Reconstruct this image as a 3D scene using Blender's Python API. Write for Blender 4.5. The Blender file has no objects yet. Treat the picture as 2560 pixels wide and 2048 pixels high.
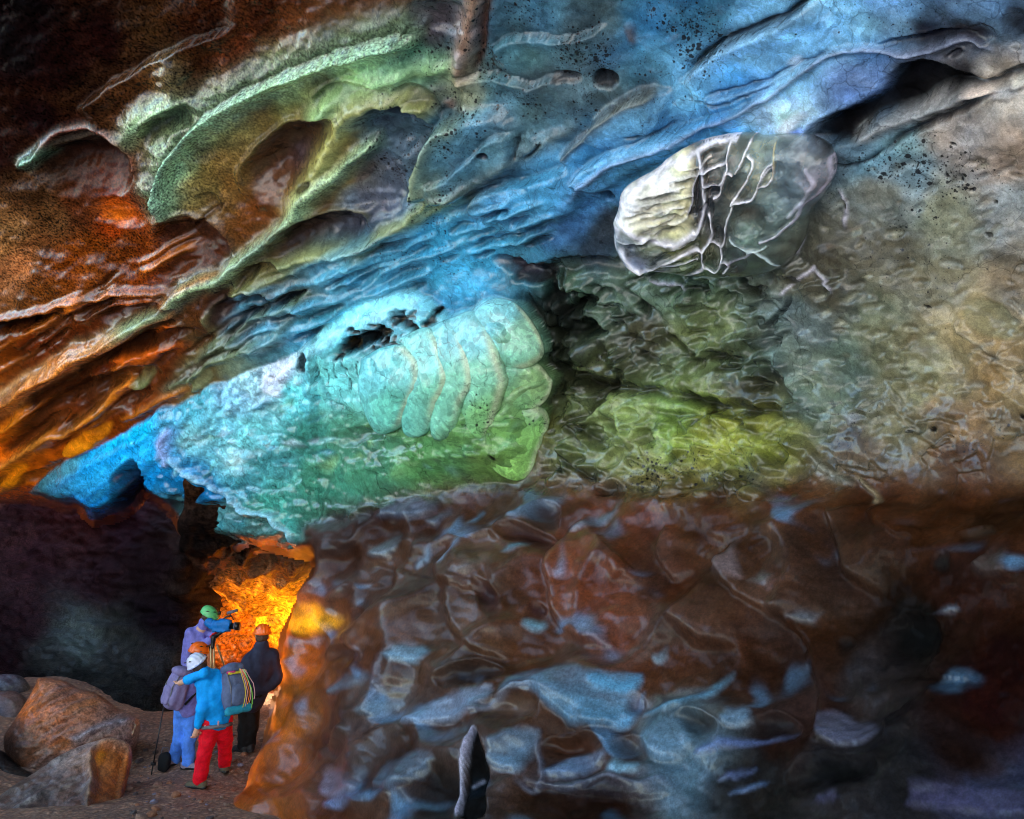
import bpy, bmesh, math, random
import numpy as np
from mathutils import Vector, Matrix

# ------------------------------------------------------------------ camera
scn = bpy.context.scene
PITCH = math.radians(14.0)
FPX = 2009.0                     # focal length in pixels of a 2560 wide picture
CAM = np.array([0.0, 0.0, 2.2])
FWD = np.array([0.0, math.cos(PITCH), math.sin(PITCH)])
UPV = np.array([0.0, -math.sin(PITCH), math.cos(PITCH)])
cam_d = bpy.data.cameras.new('camera')
cam_d.sensor_width = 36.0
cam_d.lens = 36.0 * FPX / 2560.0
cam_d.clip_start = 0.05
cam_d.clip_end = 2000.0
cam = bpy.data.objects.new('camera', cam_d)
scn.collection.objects.link(cam)
cam.location = Vector(CAM)
cam.rotation_euler = (math.pi / 2 + PITCH, 0, 0)
scn.camera = cam

# ------------------------------------------------------------------ sky and sun
SUN_EL = math.radians(17.0)
SUN_AZ = math.radians(100.0)      # compass direction of the sun: from +Y towards +X
world = bpy.data.worlds.new('World')
scn.world = world
world.use_nodes = True
wn = world.node_tree
for n in list(wn.nodes):
    wn.nodes.remove(n)
w_sky = wn.nodes.new('ShaderNodeTexSky')
w_sky.sky_type = 'NISHITA'
w_sky.sun_disc = False
w_sky.sun_elevation = SUN_EL
w_sky.sun_rotation = SUN_AZ
w_sky.air_density = 1.0
w_sky.dust_density = 2.0
w_sky.ozone_density = 1.0
w_bg = wn.nodes.new('ShaderNodeBackground')
w_bg.inputs['Strength'].default_value = 0.15
w_out = wn.nodes.new('ShaderNodeOutputWorld')
wn.links.new(w_sky.outputs[0], w_bg.inputs[0])
wn.links.new(w_bg.outputs[0], w_out.inputs[0])
sun_d = bpy.data.lights.new('sun', 'SUN')
sun_d.energy = 5.0
sun_d.angle = math.radians(0.6)
sun_d.color = (1.0, 0.80, 0.55)
sun = bpy.data.objects.new('sun', sun_d)
scn.collection.objects.link(sun)
to_sun = Vector((math.sin(SUN_AZ) * math.cos(SUN_EL), math.cos(SUN_AZ) * math.cos(SUN_EL), math.sin(SUN_EL)))
sun.rotation_euler = to_sun.to_track_quat('Z', 'Y').to_euler()
sun.location = (40, 10, 30)
scn.cycles.filter_width = 1.05
scn.cycles.max_bounces = 7
scn.cycles.diffuse_bounces = 4
scn.cycles.glossy_bounces = 3
scn.cycles.transmission_bounces = 6
scn.view_settings.view_transform = 'Standard'
scn.view_settings.look = 'None'
scn.view_settings.gamma = 1.0
scn.view_settings.use_curve_mapping = False
scn.view_settings.exposure = 3.2

rng = random.Random(7)

# ------------------------------------------------------------------ helpers
def lin(c):
    c = np.asarray(c, float) / 255.0
    return np.where(c <= 0.04045, c / 12.92, ((c + 0.055) / 1.055) ** 2.4)

def at(px, py, d):
    """world point seen at photo pixel (px, py) at axis depth d"""
    px = np.asarray(px, float); py = np.asarray(py, float); d = np.asarray(d, float)
    x = (px - 1280.0) / FPX * d
    y = (1024.0 - py) / FPX * d
    return CAM + x[..., None] * np.array([1.0, 0, 0]) + y[..., None] * UPV + d[..., None] * FWD

def ground_depth(py):
    """axis depth where the ray through row py meets z = 0"""
    t = (1024.0 - py) / FPX
    return -CAM[2] / (t * UPV[2] + FWD[2])

def hash3(ix, iy, iz, seed):
    h = (ix.astype(np.uint32) * np.uint32(374761393) + iy.astype(np.uint32) * np.uint32(668265263)
         + iz.astype(np.uint32) * np.uint32(2147483647) + np.uint32((seed * 974711 + 12345) & 0xffffffff))
    h = (h ^ (h >> np.uint32(13))) * np.uint32(1274126177)
    h = (h ^ (h >> np.uint32(16))) * np.uint32(2246822519)
    h = h ^ (h >> np.uint32(15))
    return h.astype(np.float32) / np.float32(4294967295.0)

def vnoise(x, y, z, seed=0):
    x = np.asarray(x, np.float32); y = np.asarray(y, np.float32); z = np.asarray(z, np.float32)
    x, y, z = np.broadcast_arrays(x, y, z)
    fx = np.floor(x); fy = np.floor(y); fz = np.floor(z)
    ix = fx.astype(np.int64); iy = fy.astype(np.int64); iz = fz.astype(np.int64)
    tx = x - fx; ty = y - fy; tz = z - fz
    tx = tx * tx * (3 - 2 * tx); ty = ty * ty * (3 - 2 * ty); tz = tz * tz * (3 - 2 * tz)
    r = 0
    for dx in (0, 1):
        wx = tx if dx else 1 - tx
        for dy in (0, 1):
            wy = ty if dy else 1 - ty
            for dz in (0, 1):
                wz = tz if dz else 1 - tz
                r = r + hash3(ix + dx, iy + dy, iz + dz, seed) * (wx * wy * wz)
    return r * 2 - 1

def fbm(x, y, z, seed=0, octaves=4, gain=0.5):
    a = 1.0; f = 1.0; r = 0; t = 0
    for o in range(octaves):
        r = r + a * vnoise(x * f, y * f, z * f, seed + o * 17)
        t += a; a *= gain; f *= 2.03
    return r / t

def worley(x, y, z, seed=0):
    """distances to the nearest and second nearest jittered point"""
    x = np.asarray(x, np.float32); y = np.asarray(y, np.float32); z = np.asarray(z, np.float32)
    ix = np.floor(x).astype(np.int64); iy = np.floor(y).astype(np.int64); iz = np.floor(z).astype(np.int64)
    f1 = np.full(x.shape, 9.0, np.float32); f2 = f1.copy(); cid = np.zeros(x.shape, np.float32)
    for dx in (-1, 0, 1):
        for dy in (-1, 0, 1):
            for dz in (-1, 0, 1):
                jx = ix + dx; jy = iy + dy; jz = iz + dz
                ax = jx + hash3(jx, jy, jz, seed) - x
                ay = jy + hash3(jx, jy, jz, seed + 1) - y
                az = jz + hash3(jx, jy, jz, seed + 2) - z
                d = (ax * ax + ay * ay + az * az).astype(np.float32)
                near = d < f1
                f2 = np.where(near, f1, np.minimum(f2, d))
                cid = np.where(near, hash3(jx, jy, jz, seed + 3), cid)
                f1 = np.minimum(f1, d)
    return np.sqrt(f1), np.sqrt(f2), cid

def soft_worley(x, y, z, seed=0, k=10.0):
    """smooth version: squared distance to the nearest jittered point, cells melting into each other; and a smooth cell value"""
    x = np.asarray(x, np.float32); y = np.asarray(y, np.float32); z = np.asarray(z, np.float32)
    ix = np.floor(x).astype(np.int64); iy = np.floor(y).astype(np.int64); iz = np.floor(z).astype(np.int64)
    W = np.zeros(x.shape, np.float32) + 1e-9; C = np.zeros(x.shape, np.float32)
    for dx in (-1, 0, 1):
        for dy in (-1, 0, 1):
            for dz in (-1, 0, 1):
                jx = ix + dx; jy = iy + dy; jz = iz + dz
                ax = jx + hash3(jx, jy, jz, seed) - x; ay = jy + hash3(jx, jy, jz, seed + 1) - y; az = jz + hash3(jx, jy, jz, seed + 2) - z
                w = np.exp(-k * (ax * ax + ay * ay + az * az)).astype(np.float32)
                W += w; C += w * hash3(jx, jy, jz, seed + 3)
    return -np.log(W) / k, C / W

def sstep(a, b, x):
    t = np.clip((x - a) / (b - a), 0, 1)
    return t * t * (3 - 2 * t)

def in_poly(X, Y, poly):
    inside = np.zeros(X.shape, bool)
    n = len(poly)
    for i in range(n):
        x1, y1 = poly[i]; x2, y2 = poly[(i + 1) % n]
        if y1 == y2:
            continue
        c = (y1 > Y) != (y2 > Y)
        xi = (x2 - x1) * (Y - y1) / (y2 - y1) + x1
        inside ^= c & (X < xi)
    return inside

def poly_dist(X, Y, poly, closed=True):
    """distance to a polyline, and how far along it (0..1) the nearest point lies"""
    best = np.full(X.shape, 1e9); par = np.zeros(X.shape); side = np.zeros(X.shape)
    n = len(poly) if closed else len(poly) - 1
    for i in range(n):
        x1, y1 = poly[i]; x2, y2 = poly[(i + 1) % len(poly)]
        dx, dy = x2 - x1, y2 - y1
        L = dx * dx + dy * dy + 1e-9
        t = np.clip(((X - x1) * dx + (Y - y1) * dy) / L, 0, 1)
        ex = X - x1 - t * dx; ey = Y - y1 - t * dy
        d = ex * ex + ey * ey
        m = d < best
        best = np.where(m, d, best)
        par = np.where(m, (i + t) / n, par)
        side = np.where(m, np.sign(dx * ey - dy * ex), side)
    return np.sqrt(best), par, side

def smooth_line(pts, n=6):
    """Catmull-Rom through the points"""
    p = [np.array(q, float) for q in pts]
    p = [2 * p[0] - p[1]] + p + [2 * p[-1] - p[-2]]
    out = []
    for i in range(1, len(p) - 2):
        for k in range(n):
            t = k / n
            out.append(tuple(0.5 * ((2 * p[i]) + (-p[i - 1] + p[i + 1]) * t + (2 * p[i - 1] - 5 * p[i] + 4 * p[i + 1] - p[i + 2]) * t * t
                             + (-p[i - 1] + 3 * p[i] - 3 * p[i + 1] + p[i + 2]) * t ** 3)))
    out.append(tuple(p[-2]))
    return out

def tps(points):
    P = np.array([(a / 500.0, b / 500.0) for a, b, _ in points]); v = np.log(np.array([c for _, _, c in points]))
    def U(r2):
        return 0.5 * r2 * np.log(r2 + 1e-9)
    n = len(P)
    K = U(((P[:, None] - P[None]) ** 2).sum(-1)) + np.eye(n) * 0.02
    A = np.zeros((n + 3, n + 3)); A[:n, :n] = K; A[:n, n] = 1; A[:n, n + 1:] = P; A[n, :n] = 1; A[n + 1:, :n] = P.T
    w = np.linalg.solve(A, np.concatenate([v, [0, 0, 0]]))
    def f(X, Y):
        x = X / 500.0; y = Y / 500.0
        r = w[n] + w[n + 1] * x + w[n + 2] * y
        for i in range(n):
            r = r + w[i] * U((x - P[i, 0]) ** 2 + (y - P[i, 1]) ** 2)
        return np.exp(r)
    return f

def idw(X, Y, pts, p=2.2):
    """smooth mix of colours given at points (x, y, (r,g,b) 0..255)"""
    num = np.zeros(X.shape + (3,), np.float32); den = np.zeros(X.shape, np.float32)
    for x, y, c in pts:
        w = (1.0 / (((X - x) ** 2 + (Y - y) ** 2) / 1600.0 + 0.35) ** p).astype(np.float32)
        num += w[..., None] * lin(c).astype(np.float32)
        den += w
    return num / den[..., None]

def mesh_from(name, verts, faces, mat, parent=None, cols=None, attrs=None, smooth=True, link=True):
    me = bpy.data.meshes.new(name)
    verts = np.asarray(verts, np.float32).reshape(-1, 3)
    faces = np.asarray(faces, np.int32)
    k = faces.shape[1]
    me.vertices.add(len(verts)); me.vertices.foreach_set('co', verts.ravel())
    me.loops.add(faces.size); me.loops.foreach_set('vertex_index', faces.ravel())
    me.polygons.add(len(faces))
    me.polygons.foreach_set('loop_start', np.arange(0, faces.size, k, dtype=np.int32))
    me.polygons.foreach_set('loop_total', np.full(len(faces), k, np.int32))
    me.polygons.foreach_set('use_smooth', np.full(len(faces), smooth, bool))
    me.update(calc_edges=True)
    if cols is not None:
        a = me.attributes.new('Col', 'FLOAT_COLOR', 'POINT')
        c4 = np.ones((len(verts), 4), np.float32); c4[:, :3] = cols
        a.data.foreach_set('color', c4.ravel())
    for nm, arr in (attrs or {}).items():
        a = me.attributes.new(nm, 'FLOAT', 'POINT')
        a.data.foreach_set('value', np.asarray(arr, np.float32).ravel())
    me.validate()
    if mat is not None:
        me.materials.append(mat)
    o = bpy.data.objects.new(name, me)
    if link:
        scn.collection.objects.link(o)
    if parent is not None:
        o.parent = parent
    return o

def tag(o, label=None, cat=None, group=None, kind=None):
    if label: o['label'] = label
    if cat: o['category'] = cat
    if group: o['group'] = group
    if kind: o['kind'] = kind
    return o

def empty(name, loc, label, cat, group=None):
    o = bpy.data.objects.new(name, None)
    o.empty_display_size = 0.1
    scn.collection.objects.link(o)
    o.location = loc
    return tag(o, label, cat, group)

# ------------------------------------------------------------------ materials
class NT:
    def __init__(self, name):
        self.m = bpy.data.materials.new(name); self.m.use_nodes = True
        self.t = self.m.node_tree
        self.p = self.t.nodes['Principled BSDF']
        self.out = self.t.nodes['Material Output']
    def n(self, kind, **kw):
        o = self.t.nodes.new(kind)
        for k, v in kw.items():
            if k.startswith('i_'):
                o.inputs[k[2:].replace('_', ' ')].default_value = v
            else:
                setattr(o, k, v)
        return o
    def l(self, a, b):
        self.t.links.new(a, b)
    def math(self, op, a, b=None, clamp=False):
        o = self.n('ShaderNodeMath', operation=op); o.use_clamp = clamp
        for i, v in enumerate((a, b)):
            if v is None: continue
            if isinstance(v, (int, float)): o.inputs[i].default_value = v
            else: self.l(v, o.inputs[i])
        return o.outputs[0]
    def ramp(self, v, a, b, lo=0.0, hi=1.0):
        o = self.n('ShaderNodeMapRange'); o.interpolation_type = 'SMOOTHSTEP'
        self.l(v, o.inputs[0])
        for i, q in enumerate((a, b, lo, hi)): o.inputs[i + 1].default_value = q
        return o.outputs[0]
    def mix(self, f, a, b, mode='MIX'):
        o = self.n('ShaderNodeMix', data_type='RGBA', blend_type=mode)
        for k, v in ((0, f), (6, a), (7, b)):
            if isinstance(v, (int, float)): o.inputs[k].default_value = v
            elif isinstance(v, tuple): o.inputs[k].default_value = v if len(v) == 4 else v + (1.0,)
            else: self.l(v, o.inputs[k])
        return o.outputs[2]

def mat_ice(name, rough=0.3, bump=0.35, speck_scale=26.0, trans=0.0, coat=0.4, mottle=0.32, fine=34.0, thin=False, crack=0.3, cscale=5.0):
    """glacier ice: colours, painted glow and sheen included, come from the mesh, grains of ash and relief from noise"""
    b = NT(name)
    geo = b.n('ShaderNodeNewGeometry')
    pos = geo.outputs['Position']
    col = b.n('ShaderNodeAttribute', attribute_name='Col')
    spk = b.n('ShaderNodeAttribute', attribute_name='speck')
    grn = b.n('ShaderNodeAttribute', attribute_name='grain')
    n1 = b.n('ShaderNodeTexNoise', i_Scale=3.1, i_Detail=9.0, i_Roughness=0.68, i_Distortion=0.8); b.l(pos, n1.inputs['Vector'])
    n2 = b.n('ShaderNodeTexNoise', i_Scale=fine, i_Detail=5.0, i_Roughness=0.65); b.l(pos, n2.inputs['Vector'])
    n4 = b.n('ShaderNodeTexNoise', i_Scale=1.7, i_Detail=5.0, i_Roughness=0.6); b.l(pos, n4.inputs['Vector'])
    v = b.math('ADD', b.math('MULTIPLY', b.ramp(n1.outputs[0], 0.25, 0.75, -1, 1), mottle), 1.0)
    v2 = b.math('MULTIPLY', b.ramp(n2.outputs[0], 0.3, 0.72, -1, 1), grn.outputs['Fac'])
    v = b.math('MULTIPLY', v, b.math('ADD', b.math('MULTIPLY', v2, 1.15), 1.0))
    # crystal facets and healed cracks inside the ice
    wv = b.n('ShaderNodeTexNoise', i_Scale=2.2, i_Detail=4.0); b.l(pos, wv.inputs['Vector'])
    pw = b.n('ShaderNodeVectorMath', operation='MULTIPLY_ADD'); b.l(wv.outputs['Color'], pw.inputs[0]); pw.inputs[1].default_value = (0.5, 0.5, 0.5); b.l(pos, pw.inputs[2])
    vc1 = b.n('ShaderNodeTexVoronoi', i_Scale=cscale, feature='DISTANCE_TO_EDGE'); b.l(pw.outputs[0], vc1.inputs['Vector'])
    vc2 = b.n('ShaderNodeTexVoronoi', i_Scale=cscale * 3.1, feature='F1'); b.l(pw.outputs[0], vc2.inputs['Vector'])
    vc3 = b.n('ShaderNodeSeparateColor'); b.l(vc2.outputs['Color'], vc3.inputs[0])
    patch = b.ramp(n4.outputs[0], 0.42, 0.6)
    line = b.math('MULTIPLY', b.math('MULTIPLY', b.ramp(vc1.outputs[0], 0.0, 0.035, 1.0, 0.0), patch), crack)
    tone = b.math('MULTIPLY', b.math('SUBTRACT', vc3.outputs[0], 0.5), crack)
    v = b.math('MULTIPLY', v, b.math('ADD', b.math('SUBTRACT', tone, line), 1.0))
    n5 = b.n('ShaderNodeTexNoise', i_Scale=85.0, i_Detail=4.0, i_Roughness=0.75); b.l(pos, n5.inputs['Vector'])
    v = b.math('MULTIPLY', v, b.math('ADD', b.math('MULTIPLY', b.ramp(n5.outputs[0], 0.3, 0.7, -1, 1), 0.22), 1.0))
    v = b.math('MAXIMUM', v, 0.05)
    c1 = b.n('ShaderNodeVectorMath', operation='SCALE'); b.l(col.outputs['Color'], c1.inputs[0]); b.l(v, c1.inputs['Scale'])
    # grains of black ash: round dots of mixed size, thicker in drifts
    pd = b.n('ShaderNodeVectorMath', operation='MULTIPLY_ADD'); b.l(n2.outputs['Color'], pd.inputs[0]); pd.inputs[1].default_value = (0.025, 0.025, 0.025); b.l(pos, pd.inputs[2])
    dots = []
    for sc_ in (speck_scale * 0.42, speck_scale * 1.05):
        vd = b.n('ShaderNodeTexVoronoi', i_Scale=sc_); b.l(pd.outputs[0], vd.inputs['Vector'])
        cs = b.n('ShaderNodeSeparateColor'); b.l(vd.outputs['Color'], cs.inputs[0])
        rad = b.math('MULTIPLY', b.math('POWER', cs.outputs[0], 1.8), b.math('MULTIPLY', spk.outputs['Fac'], b.ramp(n4.outputs[0], 0.36, 0.62, 0.15, 1.0)))
        rad = b.math('MULTIPLY', rad, 0.78)
        dots.append(b.ramp(b.math('SUBTRACT', rad, vd.outputs['Distance']), -0.03, 0.11))
    sp = b.math('MAXIMUM', dots[0], dots[1])
    c2 = b.mix(b.math('MULTIPLY', sp, 0.92), c1.outputs[0], (0.008, 0.008, 0.010))
    b.l(c2, b.p.inputs['Base Color'])
    b.p.inputs['Roughness'].default_value = rough
    b.p.inputs['IOR'].default_value = 1.31
    bw = b.n('ShaderNodeRGBToBW'); b.l(col.outputs['Color'], bw.inputs[0])
    wet = b.ramp(bw.outputs[0], 0.002, 0.06, 0.03, 1.0)          # dusty dark ice is matte, clean ice is wet
    b.l(b.math('MULTIPLY', wet, coat), b.p.inputs['Coat Weight'])
    b.l(b.math('MULTIPLY', wet, 0.5), b.p.inputs['Specular IOR Level'])
    b.p.inputs['Coat Roughness'].default_value = 0.09
    b.p.inputs['Coat IOR'].default_value = 1.33
    hh = b.math('ADD', b.math('ADD', n1.outputs[0], b.math('MULTIPLY', b.math('ADD', line, b.math('MULTIPLY', tone, 0.35)), -0.3)), b.math('MULTIPLY', b.math('MULTIPLY', n2.outputs[0], grn.outputs['Fac']), 0.5))
    bp = b.n('ShaderNodeBump', i_Strength=bump, i_Distance=0.12); b.l(hh, bp.inputs['Height'])
    b.l(bp.outputs[0], b.p.inputs['Normal'])
    if thin:
        tr = b.n('ShaderNodeBsdfTranslucent'); b.l(c2, tr.inputs['Color'])
        th_ = b.n('ShaderNodeAttribute', attribute_name='thin')
        mx = b.n('ShaderNodeMixShader'); b.l(th_.outputs['Fac'], mx.inputs[0])
        b.l(b.p.outputs[0], mx.inputs[1]); b.l(tr.outputs[0], mx.inputs[2]); b.l(mx.outputs[0], b.out.inputs['Surface'])
    if trans > 0:
        tr = b.n('ShaderNodeBsdfTranslucent'); b.l(c2, tr.inputs['Color'])
        mx = b.n('ShaderNodeMixShader'); mx.inputs[0].default_value = trans
        b.l(b.p.outputs[0], mx.inputs[1]); b.l(tr.outputs[0], mx.inputs[2]); b.l(mx.outputs[0], b.out.inputs['Surface'])
    return b.m

def mat_plain(name, rgb, rough=0.7, metal=0.0, noise=0.12, scale=30.0, bump=0.15, spec=0.5):
    b = NT(name)
    tc = b.n('ShaderNodeTexCoord')
    n1 = b.n('ShaderNodeTexNoise', i_Scale=scale, i_Detail=4.0, i_Roughness=0.6); b.l(tc.outputs['Object'], n1.inputs['Vector'])
    base = tuple(float(x) for x in lin(rgb))
    c = b.mix(b.ramp(n1.outputs[0], 0.3, 0.7), tuple(x * (1 - noise) for x in base), tuple(min(1, x * (1 + noise)) for x in base))
    b.l(c, b.p.inputs['Base Color'])
    b.p.inputs['Roughness'].default_value = rough
    b.p.inputs['Metallic'].default_value = metal
    b.p.inputs['Specular IOR Level'].default_value = spec
    bp = b.n('ShaderNodeBump', i_Strength=bump, i_Distance=0.02); b.l(n1.outputs[0], bp.inputs['Height'])
    b.l(bp.outputs[0], b.p.inputs['Normal'])
    return b.m

# ------------------------------------------------------------------ the ice cave: one folded ice surface, sculpted stroke by stroke
class Field:
    """a sheet of ice: base points + relief h (in pixels of the photo at that depth) + surface colour"""
    def __init__(s, xs, ys):
        s.X, s.Y = np.meshgrid(np.asarray(xs, float), np.asarray(ys, float))
        s.h = np.zeros(s.X.shape); s.speck = np.zeros(s.X.shape); s.grain = np.full(s.X.shape, 0.25); s.thin = np.zeros(s.X.shape)
        s.col = np.zeros(s.X.shape + (3,), np.float32)
        s.warp(0)
    def warp(s, a, scale=70.0, seed=3):
        if a == 0:
            s.WX, s.WY = s.X, s.Y; return
        s.WX = s.X + a * fbm(s.X / scale, s.Y / scale, s.X * 0, seed, 4, 0.55)
        s.WY = s.Y + a * fbm(s.X / scale, s.Y / scale, s.X * 0 + 5.5, seed + 50, 4, 0.55)
    def box(s, pts, pad):
        p = np.array(pts, float)
        x0, y0 = p.min(0) - pad; x1, y1 = p.max(0) + pad
        j = np.where((s.X[0] >= x0) & (s.X[0] <= x1))[0]; i = np.where((s.Y[:, 0] >= y0) & (s.Y[:, 0] <= y1))[0]
        if len(i) == 0 or len(j) == 0: return None
        return slice(i[0], i[-1] + 1), slice(j[0], j[-1] + 1)
    def paint(s, sl, m, col):
        c = lin(col).astype(np.float32)
        s.col[sl] = s.col[sl] * (1 - m[..., None]) + c * m[..., None]
    def ridge(s, pts, w, h, col=None, a=0.8, cw=None, taper=0.0, asym=0.0, grain=None):
        """raised rib along a line; asym > 0: gentle on the left hand of the stroke, steep on the right"""
        pts = smooth_line(pts); pad = (cw or w) * 3 + 30
        sl = s.box(pts, pad)
        if sl is None: return
        d, t, side = poly_dist(s.WX[sl], s.WY[sl], pts, False)
        k = np.clip(np.minimum(t, 1 - t) / max(taper, 1e-6), 0, 1) if taper > 0 else 1.0
        ww = w * (1 + asym * np.where(side > 0, -0.6, 1.2)) if asym else w
        s.h[sl] += h * k * np.exp(-(d / ww) ** 2)
        if col is not None:
            m = a * k * np.exp(-(d / (cw or w)) ** 2)
            s.paint(sl, m, col)
            if grain is not None: s.grain[sl] = s.grain[sl] * (1 - m) + grain * m
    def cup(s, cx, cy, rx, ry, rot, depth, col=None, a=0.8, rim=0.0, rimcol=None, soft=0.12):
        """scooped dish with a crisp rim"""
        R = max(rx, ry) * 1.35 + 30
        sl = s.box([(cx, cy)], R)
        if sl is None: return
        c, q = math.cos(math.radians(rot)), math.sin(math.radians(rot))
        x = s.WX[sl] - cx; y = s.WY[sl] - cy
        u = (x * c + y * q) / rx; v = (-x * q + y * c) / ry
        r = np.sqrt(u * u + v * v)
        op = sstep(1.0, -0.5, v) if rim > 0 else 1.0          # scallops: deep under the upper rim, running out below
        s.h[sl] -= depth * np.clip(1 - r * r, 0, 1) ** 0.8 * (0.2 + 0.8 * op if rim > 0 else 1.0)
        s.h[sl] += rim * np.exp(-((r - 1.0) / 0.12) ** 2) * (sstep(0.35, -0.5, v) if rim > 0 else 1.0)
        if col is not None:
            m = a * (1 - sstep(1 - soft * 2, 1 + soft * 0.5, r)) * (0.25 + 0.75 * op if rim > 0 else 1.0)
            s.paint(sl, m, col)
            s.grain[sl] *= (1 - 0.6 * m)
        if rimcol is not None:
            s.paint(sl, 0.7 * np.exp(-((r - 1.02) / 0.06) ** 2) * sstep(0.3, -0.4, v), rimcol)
    def facet(s, poly, col, a=0.8, tilt=14.0, soft=7.0, down=True, grain=None):
        """a ledge painted in one colour (blue sheen on the brown wall): its lower lip stands out of the wall so that it faces upwards"""
        sl = s.box(poly, 60)
        if sl is None: return
        if len(poly) > 4: poly = smooth_line(list(poly) + [poly[0], poly[1]], 4)[4:-1]
        X, Y = s.WX[sl], s.WY[sl]
        d, _, _ = poly_dist(X, Y, poly)
        sd = np.where(in_poly(X, Y, poly), d, -d)
        m = sstep(-soft * 0.5, soft, sd)
        p = np.array(poly, float); y0, y1 = p[:, 1].min(), p[:, 1].max()
        s.h[sl] += tilt * m * (np.clip((Y - y0) / (y1 - y0), 0, 1) if down else 1.0)
        t = np.clip((Y - y0) / (y1 - y0), 0, 1)
        fade = (0.35 + 0.65 * t) if down else 1.0
        st = 1 + 0.5 * fbm(X / 46 + 3, Y / 13, X * 0 + 0.7, 77, 3) if down else 1.0
        s.paint(sl, np.clip(m * a * fade * st, 0, 1), col)
        if grain is not None: s.grain[sl] = s.grain[sl] * (1 - m) + grain * m
    def lip(s, pts, H, L, col=None, a=0.8, w=40.0, dark=None, da=0.6, dw=40.0, sf=4.0):
        """overlapping edge: the ice on the right hand of the stroke stands proud of the ice on its left"""
        pts = smooth_line(pts); sl = s.box(pts, max(L * 3, w * 2, dw * 2))
        if sl is None: return
        d, t, side = poly_dist(s.WX[sl], s.WY[sl], pts, False)
        q = d * side
        k = sstep(0, 0.12, t) * sstep(1, 0.88, t)
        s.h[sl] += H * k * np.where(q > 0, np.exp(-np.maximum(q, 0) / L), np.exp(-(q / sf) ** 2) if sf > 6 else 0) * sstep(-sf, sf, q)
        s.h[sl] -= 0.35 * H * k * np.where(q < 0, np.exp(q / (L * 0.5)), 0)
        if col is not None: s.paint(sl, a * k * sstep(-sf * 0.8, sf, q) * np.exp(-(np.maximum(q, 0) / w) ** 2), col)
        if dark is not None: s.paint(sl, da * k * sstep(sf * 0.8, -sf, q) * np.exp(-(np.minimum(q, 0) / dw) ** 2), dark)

def axis(lo, f0, f1, hi, fine, coarse):
    return np.concatenate([np.arange(lo, f0, coarse), np.arange(f0, f1, fine), np.arange(f1, hi + coarse, coarse)])

F = Field(axis(-900, -60, 2620, 3500, 4, 40), axis(-1500, -60, 2110, 2700, 4, 40))
cave_depth = tps([
    (-900, -900, 8.5), (-900, 400, 12.5), (-900, 1200, 17), (0, 1250, 15), (0, 1000, 13.5), (0, 600, 11.2), (0, 200, 9.4), (0, -300, 7.6),
    (400, 900, 11.8), (400, 400, 9.8), (400, 0, 8.2), (800, 700, 10.2), (800, 300, 8.7), (800, 0, 7.4), (800, -600, 5.6), (800, 1000, 11.2),
    (400, 1100, 12.9), (700, 1250, 12), (1200, 600, 8.9), (1200, 200, 7.6), (1200, -200, 6.3), (1300, 1000, 9.5), (1300, 1200, 9.5),
    (1700, 200, 6.7), (1700, 600, 7.6), (1700, 900, 8.1), (1700, 1150, 8.0), (2100, 200, 5.8), (2100, 600, 6.5), (2100, 1000, 6.8), (2100, 1200, 6.7),
    (2500, 0, 4.8), (2500, 500, 5.5), (2500, 1000, 5.8), (2500, 1250, 5.6), (2000, -600, 4.6), (3400, -700, 3.6), (3400, 500, 4.4), (3400, 1200, 4.4),
    (-900, -1500, 5.5), (800, -1500, 3.6), (2500, -1500, 2.6),
    (800, 1450, 11.3), (750, 1800, 10.4), (620, 2000, 9.7), (600, 2600, 7.4), (1000, 1300, 10.2), (1000, 1600, 9.0), (1000, 1900, 7.9), (1000, 2400, 6.2),
    (1500, 1400, 7.9), (1500, 1700, 6.9), (1500, 2000, 6.0), (1500, 2400, 5.0), (2000, 1400, 6.5), (2000, 1800, 5.6), (2000, 2100, 4.9),
    (2000, 2500, 4.1), (2500, 1500, 5.2), (2500, 1900, 4.5), (2500, 2500, 3.5), (3400, 1600, 3.9), (3400, 2600, 2.7)])
X, Y = F.X, F.Y
D = cave_depth(X, Y)
BASE = at(X, Y, D)
WPX, WPY, WPZ = BASE[..., 0], BASE[..., 1], BASE[..., 2]

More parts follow.
